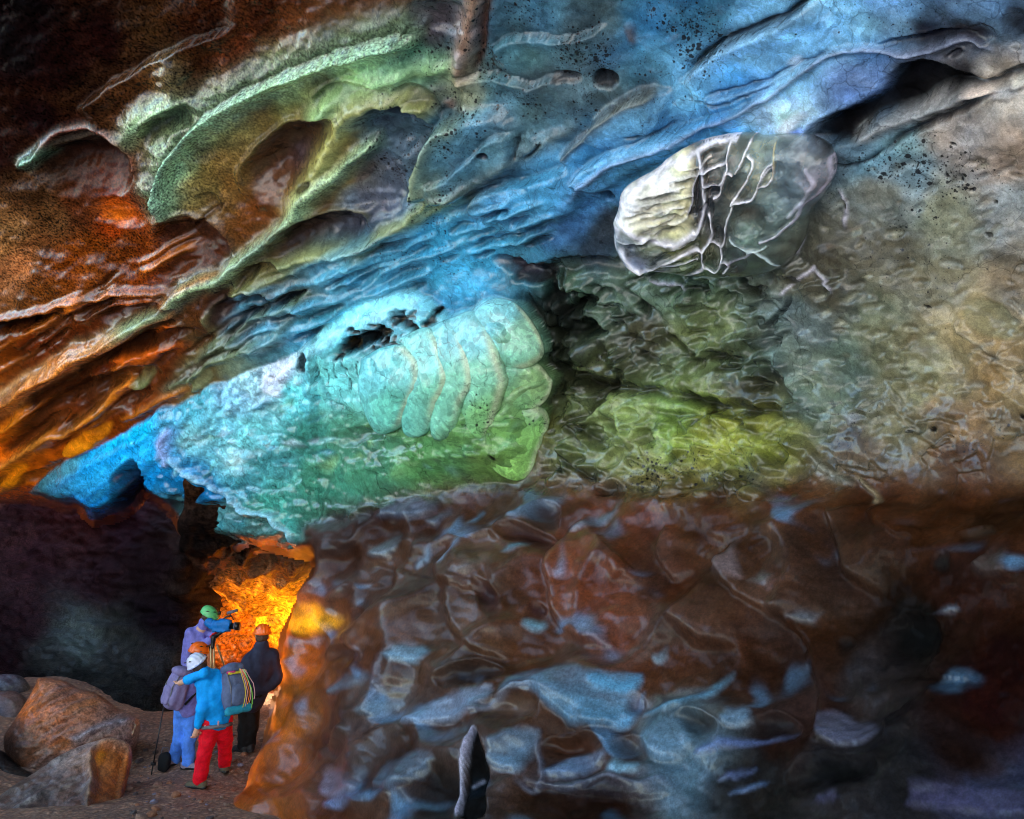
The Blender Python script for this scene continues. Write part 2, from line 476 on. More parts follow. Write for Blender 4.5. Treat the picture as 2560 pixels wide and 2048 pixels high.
ZONES = [
 (0, 0, (14, 7, 10)), (100, 300, (22, 11, 14)), (250, 100, (30, 15, 18)), (330, 200, (74, 55, 36)), (500, 60, (54, 32, 21)), (600, 150, (84, 47, 30)),
 (700, 60, (88, 57, 36)), (850, 60, (98, 72, 50)), (420, 170, (82, 68, 44)), (930, 30, (85, 68, 60)), (1050, 60, (58, 52, 58)), (200, 250, (50, 35, 26)),
 (500, 180, (44, 26, 17)), (520, 230, (60, 30, 20)), (620, 210, (86, 46, 28)), (770, 100, (86, 54, 34)), (640, 60, (64, 38, 28)), (30, 130, (14, 8, 10)),
 (160, 170, (26, 14, 18)), (300, 300, (66, 50, 36)), (150, 330, (40, 26, 24)), (10, 400, (30, 18, 20)),
 (60, 480, (62, 50, 38)), (0, 600, (125, 108, 78)), (30, 660, (145, 115, 88)), (200, 650, (108, 66, 22)), (350, 690, (112, 62, 20)), (480, 710, (92, 50, 16)),
 (100, 740, (104, 72, 34)), (280, 545, (142, 66, 20)), (390, 440, (84, 32, 15)), (180, 520, (72, 44, 28)), (100, 560, (92, 76, 54)), (300, 620, (100, 58, 22)),
 (450, 400, (124, 158, 120)), (560, 300, (126, 152, 110)), (700, 200, (120, 154, 108)), (900, 140, (108, 158, 112)), (560, 480, (128, 118, 78)),
 (620, 560, (112, 82, 46)), (700, 480, (102, 76, 50)), (850, 400, (108, 108, 70)), (1000, 160, (88, 133, 112)), (490, 470, (122, 132, 92)), (600, 400, (122, 126, 88)), (660, 520, (100, 70, 40)),
 (960, 300, (62, 78, 92)), (1000, 420, (72, 87, 102)), (950, 520, (77, 82, 97)), (1120, 330, (88, 128, 143)), (1200, 350, (78, 123, 148)), (1090, 450, (112, 128, 102)),
 (1180, 440, (78, 113, 133)), (1300, 300, (88, 113, 123)), (1250, 500, (68, 133, 173)), (1350, 450, (78, 148, 188)), (1500, 380, (83, 153, 198)), (1600, 330, (93, 153, 198)),
 (1450, 480, (68, 113, 153)), (1400, 560, (58, 88, 123)), (1500, 590, (48, 52, 62)), (1100, 620, (54, 135, 170)), (1200, 640, (64, 145, 185)), (1000, 680, (54, 115, 145)),
 (900, 700, (58, 108, 128)), (1300, 660, (62, 108, 128)), (1200, 60, (62, 93, 113)), (1350, 60, (72, 103, 118)), (1300, 150, (77, 107, 112)), (1450, 60, (62, 78, 88)),
 (1600, 60, (52, 98, 128)), (1750, 40, (48, 88, 113)), (1600, 200, (62, 98, 118)), (1480, 220, (77, 93, 103)), (1350, 220, (73, 88, 98)), (1150, 230, (104, 114, 98)),
 (1750, 180, (108, 158, 190)), (1900, 100, (120, 170, 210)), (1990, 160, (130, 180, 220)), (1850, 230, (83, 154, 204)), (1985, 290, (190, 208, 238)), (1800, 290, (73, 134, 184)),
 (2100, 60, (120, 165, 200)), (2250, 40, (110, 140, 172)), (2450, 40, (98, 118, 145)), (2150, 220, (98, 118, 165)), (2300, 190, (84, 84, 100)), (2550, 20, (62, 72, 88)),
 (2150, 330, (26, 20, 24)), (2280, 235, (9, 9, 9)), (2400, 210, (26, 23, 25)), (2300, 85, (32, 30, 38)), (2420, 80, (38, 34, 38)),
 (2330, 255, (132, 132, 136)), (2480, 225, (172, 162, 152)), (2200, 375, (122, 148, 158)), (2250, 430, (122, 137, 147)), (2400, 330, (152, 142, 137)), (2500, 400, (142, 127, 117)),
 (2200, 500, (112, 117, 112)), (2350, 550, (128, 128, 107)), (2520, 520, (122, 127, 130)), (2200, 600, (87, 84, 72)), (2050, 700, (77, 74, 62)), (2350, 720, (122, 117, 97)),
 (2420, 800, (168, 147, 107)), (2530, 700, (132, 117, 97)), (2200, 850, (112, 112, 87)), (2300, 950, (122, 120, 92)), (2480, 930, (142, 117, 82)), (2100, 900, (87, 103, 93)),
 (2050, 1000, (92, 103, 82)), (2200, 1050, (112, 107, 82)), (2400, 1050, (117, 92, 62)), (2550, 1050, (102, 82, 57)), (2150, 1130, (82, 67, 52)), (2400, 1150, (77, 52, 36)),
 (1420, 720, (57, 77, 62)), (1500, 780, (72, 88, 72)), (1440, 860, (38, 43, 32)), (1400, 780, (22, 24, 22)), (1600, 720, (87, 103, 82)), (1700, 700, (72, 93, 72)),
 (1600, 850, (62, 62, 47)), (1750, 850, (87, 98, 62)), (1500, 950, (62, 68, 42)), (1550, 1050, (113, 128, 77)), (1450, 1100, (77, 87, 52)), (1700, 1080, (113, 138, 67)),
 (1800, 1090, (138, 143, 62)), (1900, 1100, (122, 127, 57)), (1600, 1150, (102, 107, 62)), (1750, 1200, (107, 102, 52)), (1900, 1200, (87, 82, 47)), (1650, 1230, (82, 77, 47)),
 (1850, 900, (62, 72, 52)), (1950, 850, (92, 107, 102)), (1880, 960, (47, 47, 32)), (2000, 800, (87, 97, 97)),
 (0, 900, (125, 74, 26)), (100, 900, (94, 47, 18)), (250, 870, (79, 37, 16)), (250, 1000, (74, 42, 21)), (60, 1050, (94, 47, 16)), (20, 1180, (205, 118, 16)),
 (150, 1100, (175, 98, 20)), (300, 1000, (114, 62, 20)), (400, 900, (88, 52, 26)), (200, 1120, (195, 104, 16)), (500, 800, (78, 57, 36)), (600, 780, (67, 52, 50)),
 (560, 860, (92, 107, 82)), (480, 920, (112, 117, 87)), (660, 820, (62, 113, 133)), (620, 700, (87, 82, 57)), (750, 750, (62, 77, 77)), (800, 800, (62, 133, 163)), (-300, 1100, (170, 95, 20)),
 (900, 1330, (62, 47, 44)), (1100, 1300, (77, 62, 62)), (1300, 1280, (72, 62, 57)), (1500, 1300, (82, 54, 44)), (1650, 1300, (107, 67, 52)), (1000, 1450, (77, 62, 52)),
 (1200, 1450, (82, 62, 50)), (1450, 1450, (103, 64, 44)), (1550, 1550, (98, 62, 47)), (1700, 1450, (72, 50, 40)), (1100, 1600, (87, 70, 57)), (1300, 1650, (82, 62, 50)),
 (900, 1600, (98, 70, 52)), (800, 1750, (110, 72, 40)), (700, 1800, (175, 100, 26)), (640, 1880, (215, 130, 24)), (690, 1700, (200, 116, 24)), (750, 1660, (150, 90, 40)), (680, 1950, (104, 62, 26)), (850, 1900, (72, 52, 50)), (1000, 1750, (72, 64, 64)), (1000, 1950, (64, 54, 54)),
 (1200, 1900, (72, 62, 62)), (1150, 2020, (32, 28, 28)), (1500, 2020, (30, 22, 22)), (1550, 1900, (57, 47, 47)), (1700, 1900, (72, 84, 95)),
 (1700, 1600, (70, 50, 38)), (1900, 1450, (77, 58, 47)), (2100, 1400, (62, 46, 36)), (1900, 1650, (64, 47, 40)), (2000, 1800, (57, 42, 44)), (2150, 1930, (30, 27, 30)),
 (2300, 1600, (27, 24, 24)), (2200, 1700, (44, 38, 40)), (2450, 1500, (57, 40, 40)), (2500, 1300, (57, 40, 27)), (2200, 1250, (77, 52, 36)), (2400, 1300, (64, 44, 30)),
 (2000, 1250, (87, 64, 47)), (1800, 1300, (77, 54, 42)), (1900, 2000, (22, 20, 20)), (2300, 2000, (28, 26, 28)), (2520, 1800, (34, 18, 20)), (2500, 2035, (57, 52, 72)), (2450, 1950, (32, 24, 26))]
F.warp(46, 110, 3)
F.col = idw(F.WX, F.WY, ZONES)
# tint balance against the bluish light: brown and orange warmed, other ice lifted
brown = np.clip(sstep(1.05, 1.5, F.col[..., 0] / (F.col[..., 2] + 1e-4)), 0, 1) * (1 - sstep(1200, 1500, X) * sstep(1260, 1160, Y))
tintb = np.array([0.88, 0.53, 0.31], np.float32); tintc = np.array([1.28, 1.26, 1.20], np.float32)
F.col *= (1 - 0.28 * sstep(1950, 2100, X) * sstep(420, 560, Y) * sstep(1230, 1130, Y))[..., None]
bluish = sstep(1.1, 1.7, F.col[..., 2] / (F.col[..., 0] + 1e-4))[..., None]
F.col = F.col * (tintb * brown[..., None] + tintc * (1 - brown[..., None]))
F.col = F.col * (1 - bluish * np.array([0.24, 0.03, -0.04], np.float32))
amb0 = np.exp(-(((X - 690) / 110) ** 2 + ((Y - 1800) / 170) ** 2))[..., None]  # amber glow painted into the wall edge by the tunnel
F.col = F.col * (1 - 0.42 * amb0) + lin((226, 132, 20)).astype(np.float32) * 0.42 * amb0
# frosted grainy ice on the left and top, ash grains in the blue ice
F.grain = 0.12 + 0.68 * sstep(950, 500, X + 0.25 * Y) * sstep(900, 700, Y) + 0.12 * sstep(1100, 1250, Y)
F.grain = np.clip(F.grain, 0, 1)
F.speck = (0.95 * np.exp(-(((X - 1350) / 420) ** 2 + ((Y - 150) / 230) ** 2)) + 0.9 * np.exp(-(((X - 1030) / 150) ** 2 + ((Y - 420) / 190) ** 2))
           + 0.75 * np.exp(-(((X - 2250) / 240) ** 2 + ((Y - 450) / 130) ** 2)) + 0.5 * np.exp(-(((X - 2200) / 300) ** 2 + ((Y - 60) / 90) ** 2))
           + 0.95 * np.exp(-(((X - 1720) / 260) ** 2 + ((Y - 1190) / 75) ** 2)) + 0.75 * np.exp(-(((X - 2350) / 320) ** 2 + ((Y - 1080) / 70) ** 2))
           + 0.6 * np.exp(-(((X - 1500) / 170) ** 2 + ((Y - 860) / 120) ** 2)) + 0.42 * np.exp(-(((X - 2300) / 300) ** 2 + ((Y - 700) / 350) ** 2))
           + 0.5 * np.exp(-(((X - 1150) / 300) ** 2 + ((Y - 650) / 90) ** 2)) + 0.7 * np.exp(-(((X - 1680) / 150) ** 2 + ((Y - 90) / 90) ** 2)))
F.speck = np.clip(F.speck, 0, 1)

# cloudy variation of silt and bubbles
F.col *= (1 + 0.55 * fbm(X / 52, Y / 40, X * 0 + 8.1, 15, 4, 0.6))[..., None]
hue = (fbm(X / 90, Y / 70, X * 0 + 3.7, 16, 3))[..., None]
F.col *= 1 + hue * np.array([0.22, 0.02, -0.22], np.float32)
# broad undulation everywhere
F.h += 32 * fbm(X / 230, Y / 160, X * 0 + 1.3, 11, 4) + 4.5 * fbm(X / 22, Y / 17, X * 0 + 4.3, 13, 3, 0.6) * sstep(1330, 1180, Y) * (0.15 + 0.85 * sstep(1450, 1150, X)) + 8 * fbm(X / 60, Y / 45, X * 0 + 2.3, 12, 3)

# scalloped lower wall: overlapping melt dishes in real size
m = (Y > 1120) & (X > 540)
wl = np.zeros(X.shape); wl[m] = (sstep(1180, 1330, Y + 30 * fbm(X / 80, Y / 80, X * 0, 5, 3)))[m]
px_, py_, pz_ = WPX[m], WPY[m], WPZ[m]
wob = 0.16
qx = px_ + wob * vnoise(px_ * 2.3, py_ * 2.3, pz_ * 2.3, 41); qz = pz_ + wob * vnoise(px_ * 2.3, py_ * 2.3, pz_ * 2.3, 42)
# skew so that the dishes lean from upper right to lower left
sx = qx * 0.92 + qz * 0.38; sz = qz * 0.92 - qx * 0.38
f1, cid = soft_worley(sx / 0.62, py_ / 0.8, sz / 0.40, 21, 9.0)
g1, gid = soft_worley(sx / 1.35, py_ / 1.6, sz / 0.85, 31, 9.0)
e1, eid = soft_worley(sx / 0.30, py_ / 0.4, sz / 0.2, 35, 8.0)
hm = (np.clip(f1, -0.2, 1.2) * 0.17 + np.clip(g1, -0.2, 1.2) * 0.34 + np.clip(e1, -0.2, 1.2) * 0.015 + 0.04 * (gid - 0.5)) * FPX / D[m]
F.h[m] += hm * wl[m]
cellv = np.zeros(X.shape); cellv[m] = 0.6 * (cid - 0.5) + 0.6 * (gid - 0.5)
F.col *= (1 + 0.7 * wl * cellv)[..., None]
# ridges between the dishes: slightly paler, blue reflections painted on their upward faces
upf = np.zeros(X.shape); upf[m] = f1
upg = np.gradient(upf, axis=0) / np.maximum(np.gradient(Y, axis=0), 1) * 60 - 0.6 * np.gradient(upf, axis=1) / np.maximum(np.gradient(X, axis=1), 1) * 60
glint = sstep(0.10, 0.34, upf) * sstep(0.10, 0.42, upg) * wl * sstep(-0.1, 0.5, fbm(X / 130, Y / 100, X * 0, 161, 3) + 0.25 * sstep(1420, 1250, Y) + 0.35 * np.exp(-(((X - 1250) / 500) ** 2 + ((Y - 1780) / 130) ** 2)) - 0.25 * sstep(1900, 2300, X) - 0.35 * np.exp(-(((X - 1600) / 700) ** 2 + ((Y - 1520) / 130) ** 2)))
lipv = np.zeros(X.shape); lipv[m] = sstep(0.28, 0.55, f1)
F.col *= (1 - wl * (0.14 + 0.16 * sstep(1500, 2300, X)))[..., None]
lip = lipv * wl * 0.07 * sstep(2500, 1500, X)
F.col = F.col * (1 - lip[..., None]) + lin((112, 104, 104)).astype(np.float32) * lip[..., None]
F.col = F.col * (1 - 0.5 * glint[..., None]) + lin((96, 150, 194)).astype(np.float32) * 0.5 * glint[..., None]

F.warp(14, 60, 8)
# ---- top left: ribs and cups
F.cup(215, 420, 125, 95, 8, 62, (32, 16, 11), 0.92, 14, (120, 70, 55))
F.cup(290, 535, 75, 36, 12, 12, (168, 80, 18), 0.75, 0, None, 0.5)
F.cup(285, 552, 42, 16, 14, 4, (215, 105, 20), 0.7, 0, None, 0.5)
F.ridge([(40, 430), (80, 395), (130, 372), (200, 352), (260, 352), (320, 380)], 14, 18, (92, 80, 66), 0.6, 16, 0.2)
F.ridge([(50, 425), (90, 392), (135, 372)], 14, 8, (95, 145, 118), 0.85, 16, 0.3)
F.cup(480, 615, 108, 80, 22, 48, (56, 26, 18), 0.92, 16, (96, 66, 46))
F.cup(445, 635, 40, 50, 20, 10, (30, 16, 13), 0.7, 0, None, 0.5)
F.cup(440, 300, 88, 46, -28, 40, (42, 22, 16), 0.92, 8)
F.ridge([(305, 380), (345, 310), (395, 265), (450, 252), (500, 262)], 22, 30, (136, 168, 128), 0.9, 27, 0.25, 0.4)
F.ridge([(330, 375), (375, 300), (430, 270)], 9, 8, (140, 150, 105), 0.6, 9, 0.3)
F.ridge([(450, 245), (440, 180), (418, 110)], 34, 16, (100, 90, 60), 0.6, 36, 0.4)
F.ridge([(380, 350), (410, 400), (430, 420)], 14, 10, (112, 76, 60), 0.7, 14, 0.3)
F.ridge([(416, 560), (418, 470), (436, 390), (485, 318), (580, 240), (720, 172), (860, 112), (990, 85), (1070, 100)], 34, 40, (140, 182, 140), 0.8, 44, 0.1, 0.5, 0.9)
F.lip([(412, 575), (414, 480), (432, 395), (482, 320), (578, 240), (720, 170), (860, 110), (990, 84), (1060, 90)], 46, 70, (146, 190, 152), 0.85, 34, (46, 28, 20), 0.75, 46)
F.ridge([(424, 545), (426, 470), (444, 400), (492, 332), (585, 258), (722, 192)], 8, 8, (150, 188, 165), 0.55, 10, 0.1)
F.cup(735, 385, 150, 74, -38, 60, (76, 50, 36), 0.9, 14)
F.cup(735, 405, 60, 40, -38, 10, (56, 52, 66), 0.6, 0, None, 0.5)
F.cup(690, 450, 50, 60, 0, 14, (92, 58, 36), 0.6, 0, None, 0.5)
F.cup(870, 222, 80, 30, -14, 40, (38, 26, 20), 0.95, 8, None, 0.3)
F.cup(1040, 250, 70, 40, 30, 22, (52, 34, 28), 0.85, 5, None, 0.3)
F.cup(530, 505, 36, 26, 30, 16, (92, 66, 36), 0.75, 0, None, 0.5)
F.ridge([(1190, 180), (1090, 172), (1000, 182), (900, 200), (820, 262), (770, 310)], 24, 26, (140, 182, 126), 0.85, 30, 0.15)
F.ridge([(1100, 292), (1050, 252), (980, 236), (905, 258), (850, 310), (820, 380), (770, 470), (700, 545)], 22, 34, (156, 160, 98), 0.85, 28, 0.1)
F.cup(985, 355, 110, 105, 20, 46, (62, 76, 92), 0.55, 10)
F.cup(1005, 285, 90, 26, 22, 14, (28, 26, 34), 0.8, 0, None, 0.4)
F.cup(940, 470, 70, 90, 5, 22, (82, 80, 92), 0.5)
F.ridge([(960, 345), (900, 380), (850, 430), (790, 480), (720, 560), (640, 625), (560, 690), (500, 712), (430, 752), (330, 822), (210, 882), (120, 940), (0, 1010), (-100, 1070)], 17, 40, (148, 176, 132), 0.9, 21, 0.04, 0.0, 0.7)
F.ridge([(745, 530), (680, 590), (600, 660), (540, 690)], 10, 12, (150, 178, 150), 0.6, 11, 0.2)
F.ridge([(330, 826), (210, 886), (110, 945), (0, 1014), (-80, 1060)], 16, 8, (218, 116, 18), 0.85, 22, 0.12)
F.cup(775, 455, 26, 12, -35, 14, (48, 40, 26), 0.85)
F.cup(800, 590, 118, 62, -18, 52, (62, 42, 36), 0.9, 14, (108, 100, 62))
F.cup(870, 570, 60, 36, -20, 10, (52, 54, 66), 0.7, 0, None, 0.4)
F.ridge([(1230, 438), (1130, 480), (1060, 520), (980, 575), (900, 615), (780, 640), (690, 668), (610, 722), (560, 772)], 13, 30, (142, 154, 100), 0.85, 17, 0.1)
F.ridge([(1240, 480), (1150, 500), (1060, 545), (1000, 572)], 11, 16, (112, 128, 88), 0.75, 13, 0.2)
F.ridge([(1060, 500), (1055, 440), (1072, 380), (1110, 320)], 16, 20, (122, 132, 100), 0.8, 20, 0.2)
F.ridge([(980, 575), (900, 650), (870, 690)], 14, 18, (112, 122, 78), 0.8, 16, 0.2)
F.cup(600, 785, 90, 56, -22, 42, (56, 42, 42), 0.9, 10, (108, 110, 76))
F.cup(545, 760, 36, 36, 0, 18, (52, 34, 26), 0.8)
F.cup(650, 690, 70, 34, -24, 30, (78, 62, 36), 0.8, 8, (110, 120, 80))
F.cup(730, 748, 50, 22, -16, 24, (58, 50, 36), 0.9, 6, (112, 122, 90))
F.cup(640, 815, 72, 34, -20, 26, (58, 44, 44), 0.85, 6)
F.ridge([(600, 770), (640, 720), (700, 690), (760, 665)], 8, 14, (116, 128, 86), 0.8, 10, 0.2)
F.ridge([(720, 790), (690, 850), (560, 860), (470, 930), (400, 1000)], 12, 20, (104, 124, 96), 0.85, 16, 0.2)
F.facet([(310, 970), (340, 930), (385, 912), (380, 940), (360, 975), (335, 982)], (146, 170, 110), 0.9, 16)
F.facet([(470, 975), (490, 940), (530, 915), (540, 940), (510, 970), (480, 985)], (118, 132, 96), 0.9, 12)
# ---- orange light from the tunnel, painted on the ice low on the left
F.ridge([(-60, 815), (60, 790), (170, 758), (300, 736), (440, 732)], 9, 24, (150, 82, 34), 0.85, 12, 0.05)
F.cup(50, 815, 110, 26, -12, 40, (38, 22, 14), 0.95, 6)
F.cup(335, 785, 110, 24, -10, 30, (66, 32, 16), 0.9, 4)
F.ridge([(175, 800), (190, 770), (215, 752)], 16, 12, (208, 112, 24), 0.85, 17, 0.2)
F.ridge([(280, 772), (360, 762), (440, 752)], 8, 10, (178, 82, 20), 0.8, 9, 0.2)
F.cup(230, 1000, 190, 52, -24, 44, (72, 40, 20), 0.85, 10, (120, 60, 20))
F.cup(140, 990, 110, 36, -30, 20, (60, 30, 14), 0.7)
F.cup(360, 860, 130, 26, -16, 34, (58, 30, 16), 0.9, 4)
F.ridge([(360, 846), (400, 828), (440, 815)], 7, 10, (214, 100, 18), 0.85, 8, 0.3)
F.ridge([(260, 905), (330, 898), (420, 880), (480, 870)], 7, 12, (206, 96, 20), 0.85, 9, 0.25)
F.ridge([(-60, 1130), (0, 1090), (40, 1050), (75, 1020)], 15, 18, (214, 118, 16), 0.9, 17, 0.1)
F.ridge([(-60, 1200), (40, 1150), (120, 1098), (200, 1060), (280, 985), (330, 960)], 11, 22, (190, 116, 40), 0.85, 14, 0.08)
F.ridge([(170, 1060), (230, 1050), (300, 985)], 9, 12, (226, 130, 18), 0.8, 10, 0.3)
F.facet([(165, 1130), (180, 1095), (230, 1065), (285, 1055), (270, 1090), (225, 1125), (195, 1142)], (222, 132, 16), 0.95, 14)
F.facet([(-40, 1240), (-40, 1180), (30, 1150), (70, 1165), (50, 1215), (20, 1228)], (222, 132, 14), 0.95, 14)
F.ridge([(300, 1060), (360, 1030), (420, 1000), (480, 960)], 8, 14, (170, 96, 24), 0.8, 10, 0.2)
F.cup(330, 1000, 60, 18, -25, 20, (62, 32, 16), 0.85)
F.cup(90, 1085, 90, 18, -30, 22, (78, 40, 16), 0.85)
F.cup(110, 1180, 80, 16, -26, 18, (110, 58, 16), 0.8)
for k in range(46):
    x = rng.uniform(-40, 520); y = 1180 - 0.62 * x + rng.uniform(-330, 40)
    L = rng.uniform(30, 90)
    if rng.random() < 0.5: F.cup(x, y, L, rng.uniform(7, 16), -30 + rng.uniform(-8, 8), rng.uniform(8, 16), (72, 38, 18), 0.6)
    else: F.ridge([(x - L, y + L * 0.58), (x, y + rng.uniform(-6, 6)), (x + L, y - L * 0.52)], 5, rng.uniform(7, 14), (192, 104, 26), 0.55, 6, 0.3)
# ---- ribs of blue ice above the turquoise mass
for k in range(60):
    x = rng.uniform(600, 1400); y = 860 - 0.42 * (x - 600) + rng.uniform(-130, 40)
    if not (480 < y < 900): continue
    L = rng.uniform(40, 110)
    F.ridge([(x - L, y + L * 0.42), (x, y + rng.uniform(-7, 5)), (x + L, y - L * 0.32)], rng.uniform(5, 10), rng.uniform(7, 15), (84, 168, 202), 0.4, 8, 0.3)
    if rng.random() < 0.5: F.cup(x + 10, y + 18, L * 0.6, 9, -22, 12, (34, 52, 62), 0.6)
F.facet([(850, 690), (960, 660), (1080, 612), (1200, 600), (1290, 640), (1180, 660), (1040, 690), (920, 730)], (66, 152, 192), 0.55, 10, 24)
F.cup(1330, 690, 60, 24, -10, 34, (30, 22, 24), 0.9)
F.cup(1280, 672, 60, 20, 22, 24, (60, 56, 66), 0.7)
# ---- blue ceiling: cracks, slabs, boulder shapes
F.facet([(1180, 500), (1215, 472), (1330, 448), (1420, 405), (1470, 432), (1450, 520), (1360, 560), (1230, 575), (1190, 560)], (80, 150, 190), 0.45, 22, 22, False)
F.facet([(1440, 445), (1500, 385), (1640, 345), (1760, 300), (1740, 345), (1600, 430), (1530, 470), (1480, 485)], (84, 152, 198), 0.5, 22, 18, False)
F.facet([(1050, 470), (1062, 370), (1110, 290), (1200, 262), (1290, 290), (1300, 380), (1250, 440), (1120, 490)], (88, 128, 146), 0.4, 34, 24, False)
F.facet([(1480, 330), (1520, 265), (1600, 232), (1670, 225), (1672, 290), (1640, 330), (1560, 372)], (100, 152, 186), 0.6, 18, 14, False)
F.ridge([(1395, 400), (1480, 320), (1560, 250), (1660, 218)], 8, 14, (112, 112, 98), 0.6, 12, 0.1)
F.ridge([(1130, 500), (1260, 420), (1380, 345), (1470, 300)], 18, 14, (100, 106, 92), 0.7, 30, 0.15)
for pl, w, dp in (([(1700, 205), (1740, 165), (1800, 120), (1880, 82), (1960, 45), (2040, -10)], 8, 42), ([(1455, 432), (1470, 460), (1520, 475), (1530, 500)], 9, 30),
              ([(1570, 330), (1640, 330), (1700, 300)], 3, 12), ([(1530, 262), (1560, 255), (1580, 240)], 4, 14), ([(1292, 400), (1300, 360), (1300, 330)], 4, 14),
              ([(1310, 398), (1340, 375), (1360, 350)], 4, 14), ([(1760, 240), (1900, 200), (2000, 160), (2080, 120)], 3, 10), ([(1700, 240), (1820, 250), (1960, 190)], 3, 8),
              ([(2200, 385), (2260, 340), (2330, 310), (2400, 275), (2480, 240), (2580, 215)], 9, 22), ([(2010, 345), (2080, 405), (2150, 410), (2210, 370)], 4, 14)):
    F.ridge(pl, w, -dp, (14, 12, 16), 0.9, w * 1.05, 0.12)
F.cup(1520, 195, 34, 26, 10, 20, (26, 22, 24), 0.9)
F.cup(1425, 192, 40, 16, 8, 12, (60, 48, 44), 0.7)
F.cup(1228, 366, 16, 10, 20, 14, (32, 22, 36), 0.9)
F.cup(1100, 40, 90, 40, 8, 16, (66, 62, 66), 0.6)
F.ridge([(1190, -70), (1180, 20), (1165, 100), (1155, 178)], 24, 30, (154, 120, 98), 0.95, 27, 0.0)
F.ridge([(1216, -70), (1208, 60), (1190, 172)], 8, -16, (104, 60, 34), 0.85, 10, 0.0)
F.ridge([(1155, 110), (1146, 165)], 12, 14, (172, 162, 156), 0.9, 13, 0.2)
F.ridge([(1115, 250), (1126, 280)], 10, 8, (150, 120, 106), 0.9, 12, 0.3)
F.ridge([(1560, 60), (1585, 120)], 12, 10, (84, 60, 42), 0.7, 14, 0.3)
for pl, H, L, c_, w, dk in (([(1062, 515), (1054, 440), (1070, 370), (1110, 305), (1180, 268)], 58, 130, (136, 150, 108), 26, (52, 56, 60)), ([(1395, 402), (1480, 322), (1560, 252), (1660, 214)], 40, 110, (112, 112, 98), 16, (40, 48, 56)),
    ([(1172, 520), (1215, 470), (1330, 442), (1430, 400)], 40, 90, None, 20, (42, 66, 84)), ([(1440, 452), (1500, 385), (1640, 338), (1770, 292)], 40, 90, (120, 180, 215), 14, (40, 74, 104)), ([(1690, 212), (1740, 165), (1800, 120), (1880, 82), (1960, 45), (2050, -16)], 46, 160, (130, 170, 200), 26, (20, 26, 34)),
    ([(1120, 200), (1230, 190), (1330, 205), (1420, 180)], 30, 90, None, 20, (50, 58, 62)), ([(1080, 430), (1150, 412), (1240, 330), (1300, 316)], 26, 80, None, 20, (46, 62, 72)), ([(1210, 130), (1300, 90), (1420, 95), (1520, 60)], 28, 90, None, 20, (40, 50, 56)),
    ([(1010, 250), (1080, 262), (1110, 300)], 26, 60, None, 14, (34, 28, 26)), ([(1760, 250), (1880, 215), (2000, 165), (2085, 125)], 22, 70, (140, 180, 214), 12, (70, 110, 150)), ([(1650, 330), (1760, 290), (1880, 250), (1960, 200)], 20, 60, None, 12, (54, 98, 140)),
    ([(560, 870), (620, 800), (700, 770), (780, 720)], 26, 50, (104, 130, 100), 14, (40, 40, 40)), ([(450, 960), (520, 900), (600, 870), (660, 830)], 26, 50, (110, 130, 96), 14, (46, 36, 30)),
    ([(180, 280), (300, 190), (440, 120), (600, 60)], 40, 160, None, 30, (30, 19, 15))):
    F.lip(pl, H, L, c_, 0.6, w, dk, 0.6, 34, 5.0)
# bright upper right slab, black hollows, white lip
F.ridge([(1420, 500), (1540, 400), (1700, 335), (1860, 268), (1990, 200), (2080, 135), (2170, 128), (2260, 140), (2330, 128), (2380, 112), (2440, 112), (2490, 135)], 8, 20, (140, 150, 178), 0.6, 8, 0.08)
F.cup(1990, 155, 26, 15, -20, 3, (205, 226, 246), 0.9, 0, None, 0.4)
F.facet([(1955, 320), (1965, 290), (1990, 275), (2025, 268), (2035, 285), (2010, 305), (1990, 330)], (222, 228, 244), 0.9, 6, 12)  # pale patch paints the light coming through the slab
F.cup(2000, 330, 34, 14, -30, 6, (60, 100, 220), 0.6, 0, None, 0.5)
F.facet([(2010, 355), (2040, 310), (2110, 275), (2180, 245), (2215, 195), (2265, 168), (2320, 160), (2375, 178), (2420, 195), (2470, 205), (2580, 160), (2600, 195), (2450, 232), (2390, 225), (2340, 240), (2280, 280), (2200, 300), (2150, 345), (2080, 362)],
        (11, 10, 11), 0.97, -46, 18, False)
F.cup(2320, 103, 128, 22, -8, 26, (30, 28, 36), 0.92, 4, None, 0.35)
F.cup(2440, 90, 60, 34, -10, 16, (44, 40, 44), 0.7, 0, None, 0.5)
F.cup(2545, 70, 40, 60, 0, 26, (30, 28, 34), 0.8, 0, None, 0.5)
F.cup(2385, 142, 20, 11, -5, 14, (34, 32, 40), 0.9, 8)
F.ridge([(2120, 355), (2200, 322), (2290, 288), (2370, 258), (2420, 240), (2500, 235), (2580, 195)], 15, 26, (158, 158, 158), 0.8, 16, 0.1)
F.ridge([(2400, 240), (2450, 234), (2500, 234)], 8, 6, (226, 204, 190), 0.85, 9, 0.3)
F.ridge([(2520, 215), (2580, 195)], 9, 6, (224, 218, 205), 0.85, 10, 0.2)
F.facet([(2080, 370), (2140, 345), (2200, 350), (2180, 390), (2130, 405), (2100, 395)], (110, 140, 158), 0.7, 8, 16, False)
# white rime strands below and beside the clear lump
for pl in ([(1985, 706), (2008, 694), (2034, 678), (2042, 664)], [(1950, 738), (1968, 720), (1985, 706)], [(2034, 680), (2058, 690), (2080, 706), (2092, 730)], [(1600, 692), (1640, 708), (1692, 716), (1712, 734)], [(1990, 640), (2004, 610), (2010, 576)], [(2092, 470), (2110, 520), (2108, 580)]):
    F.ridge(pl, 4, 7, (206, 200, 214), 0.8, 4.5, 0.25)
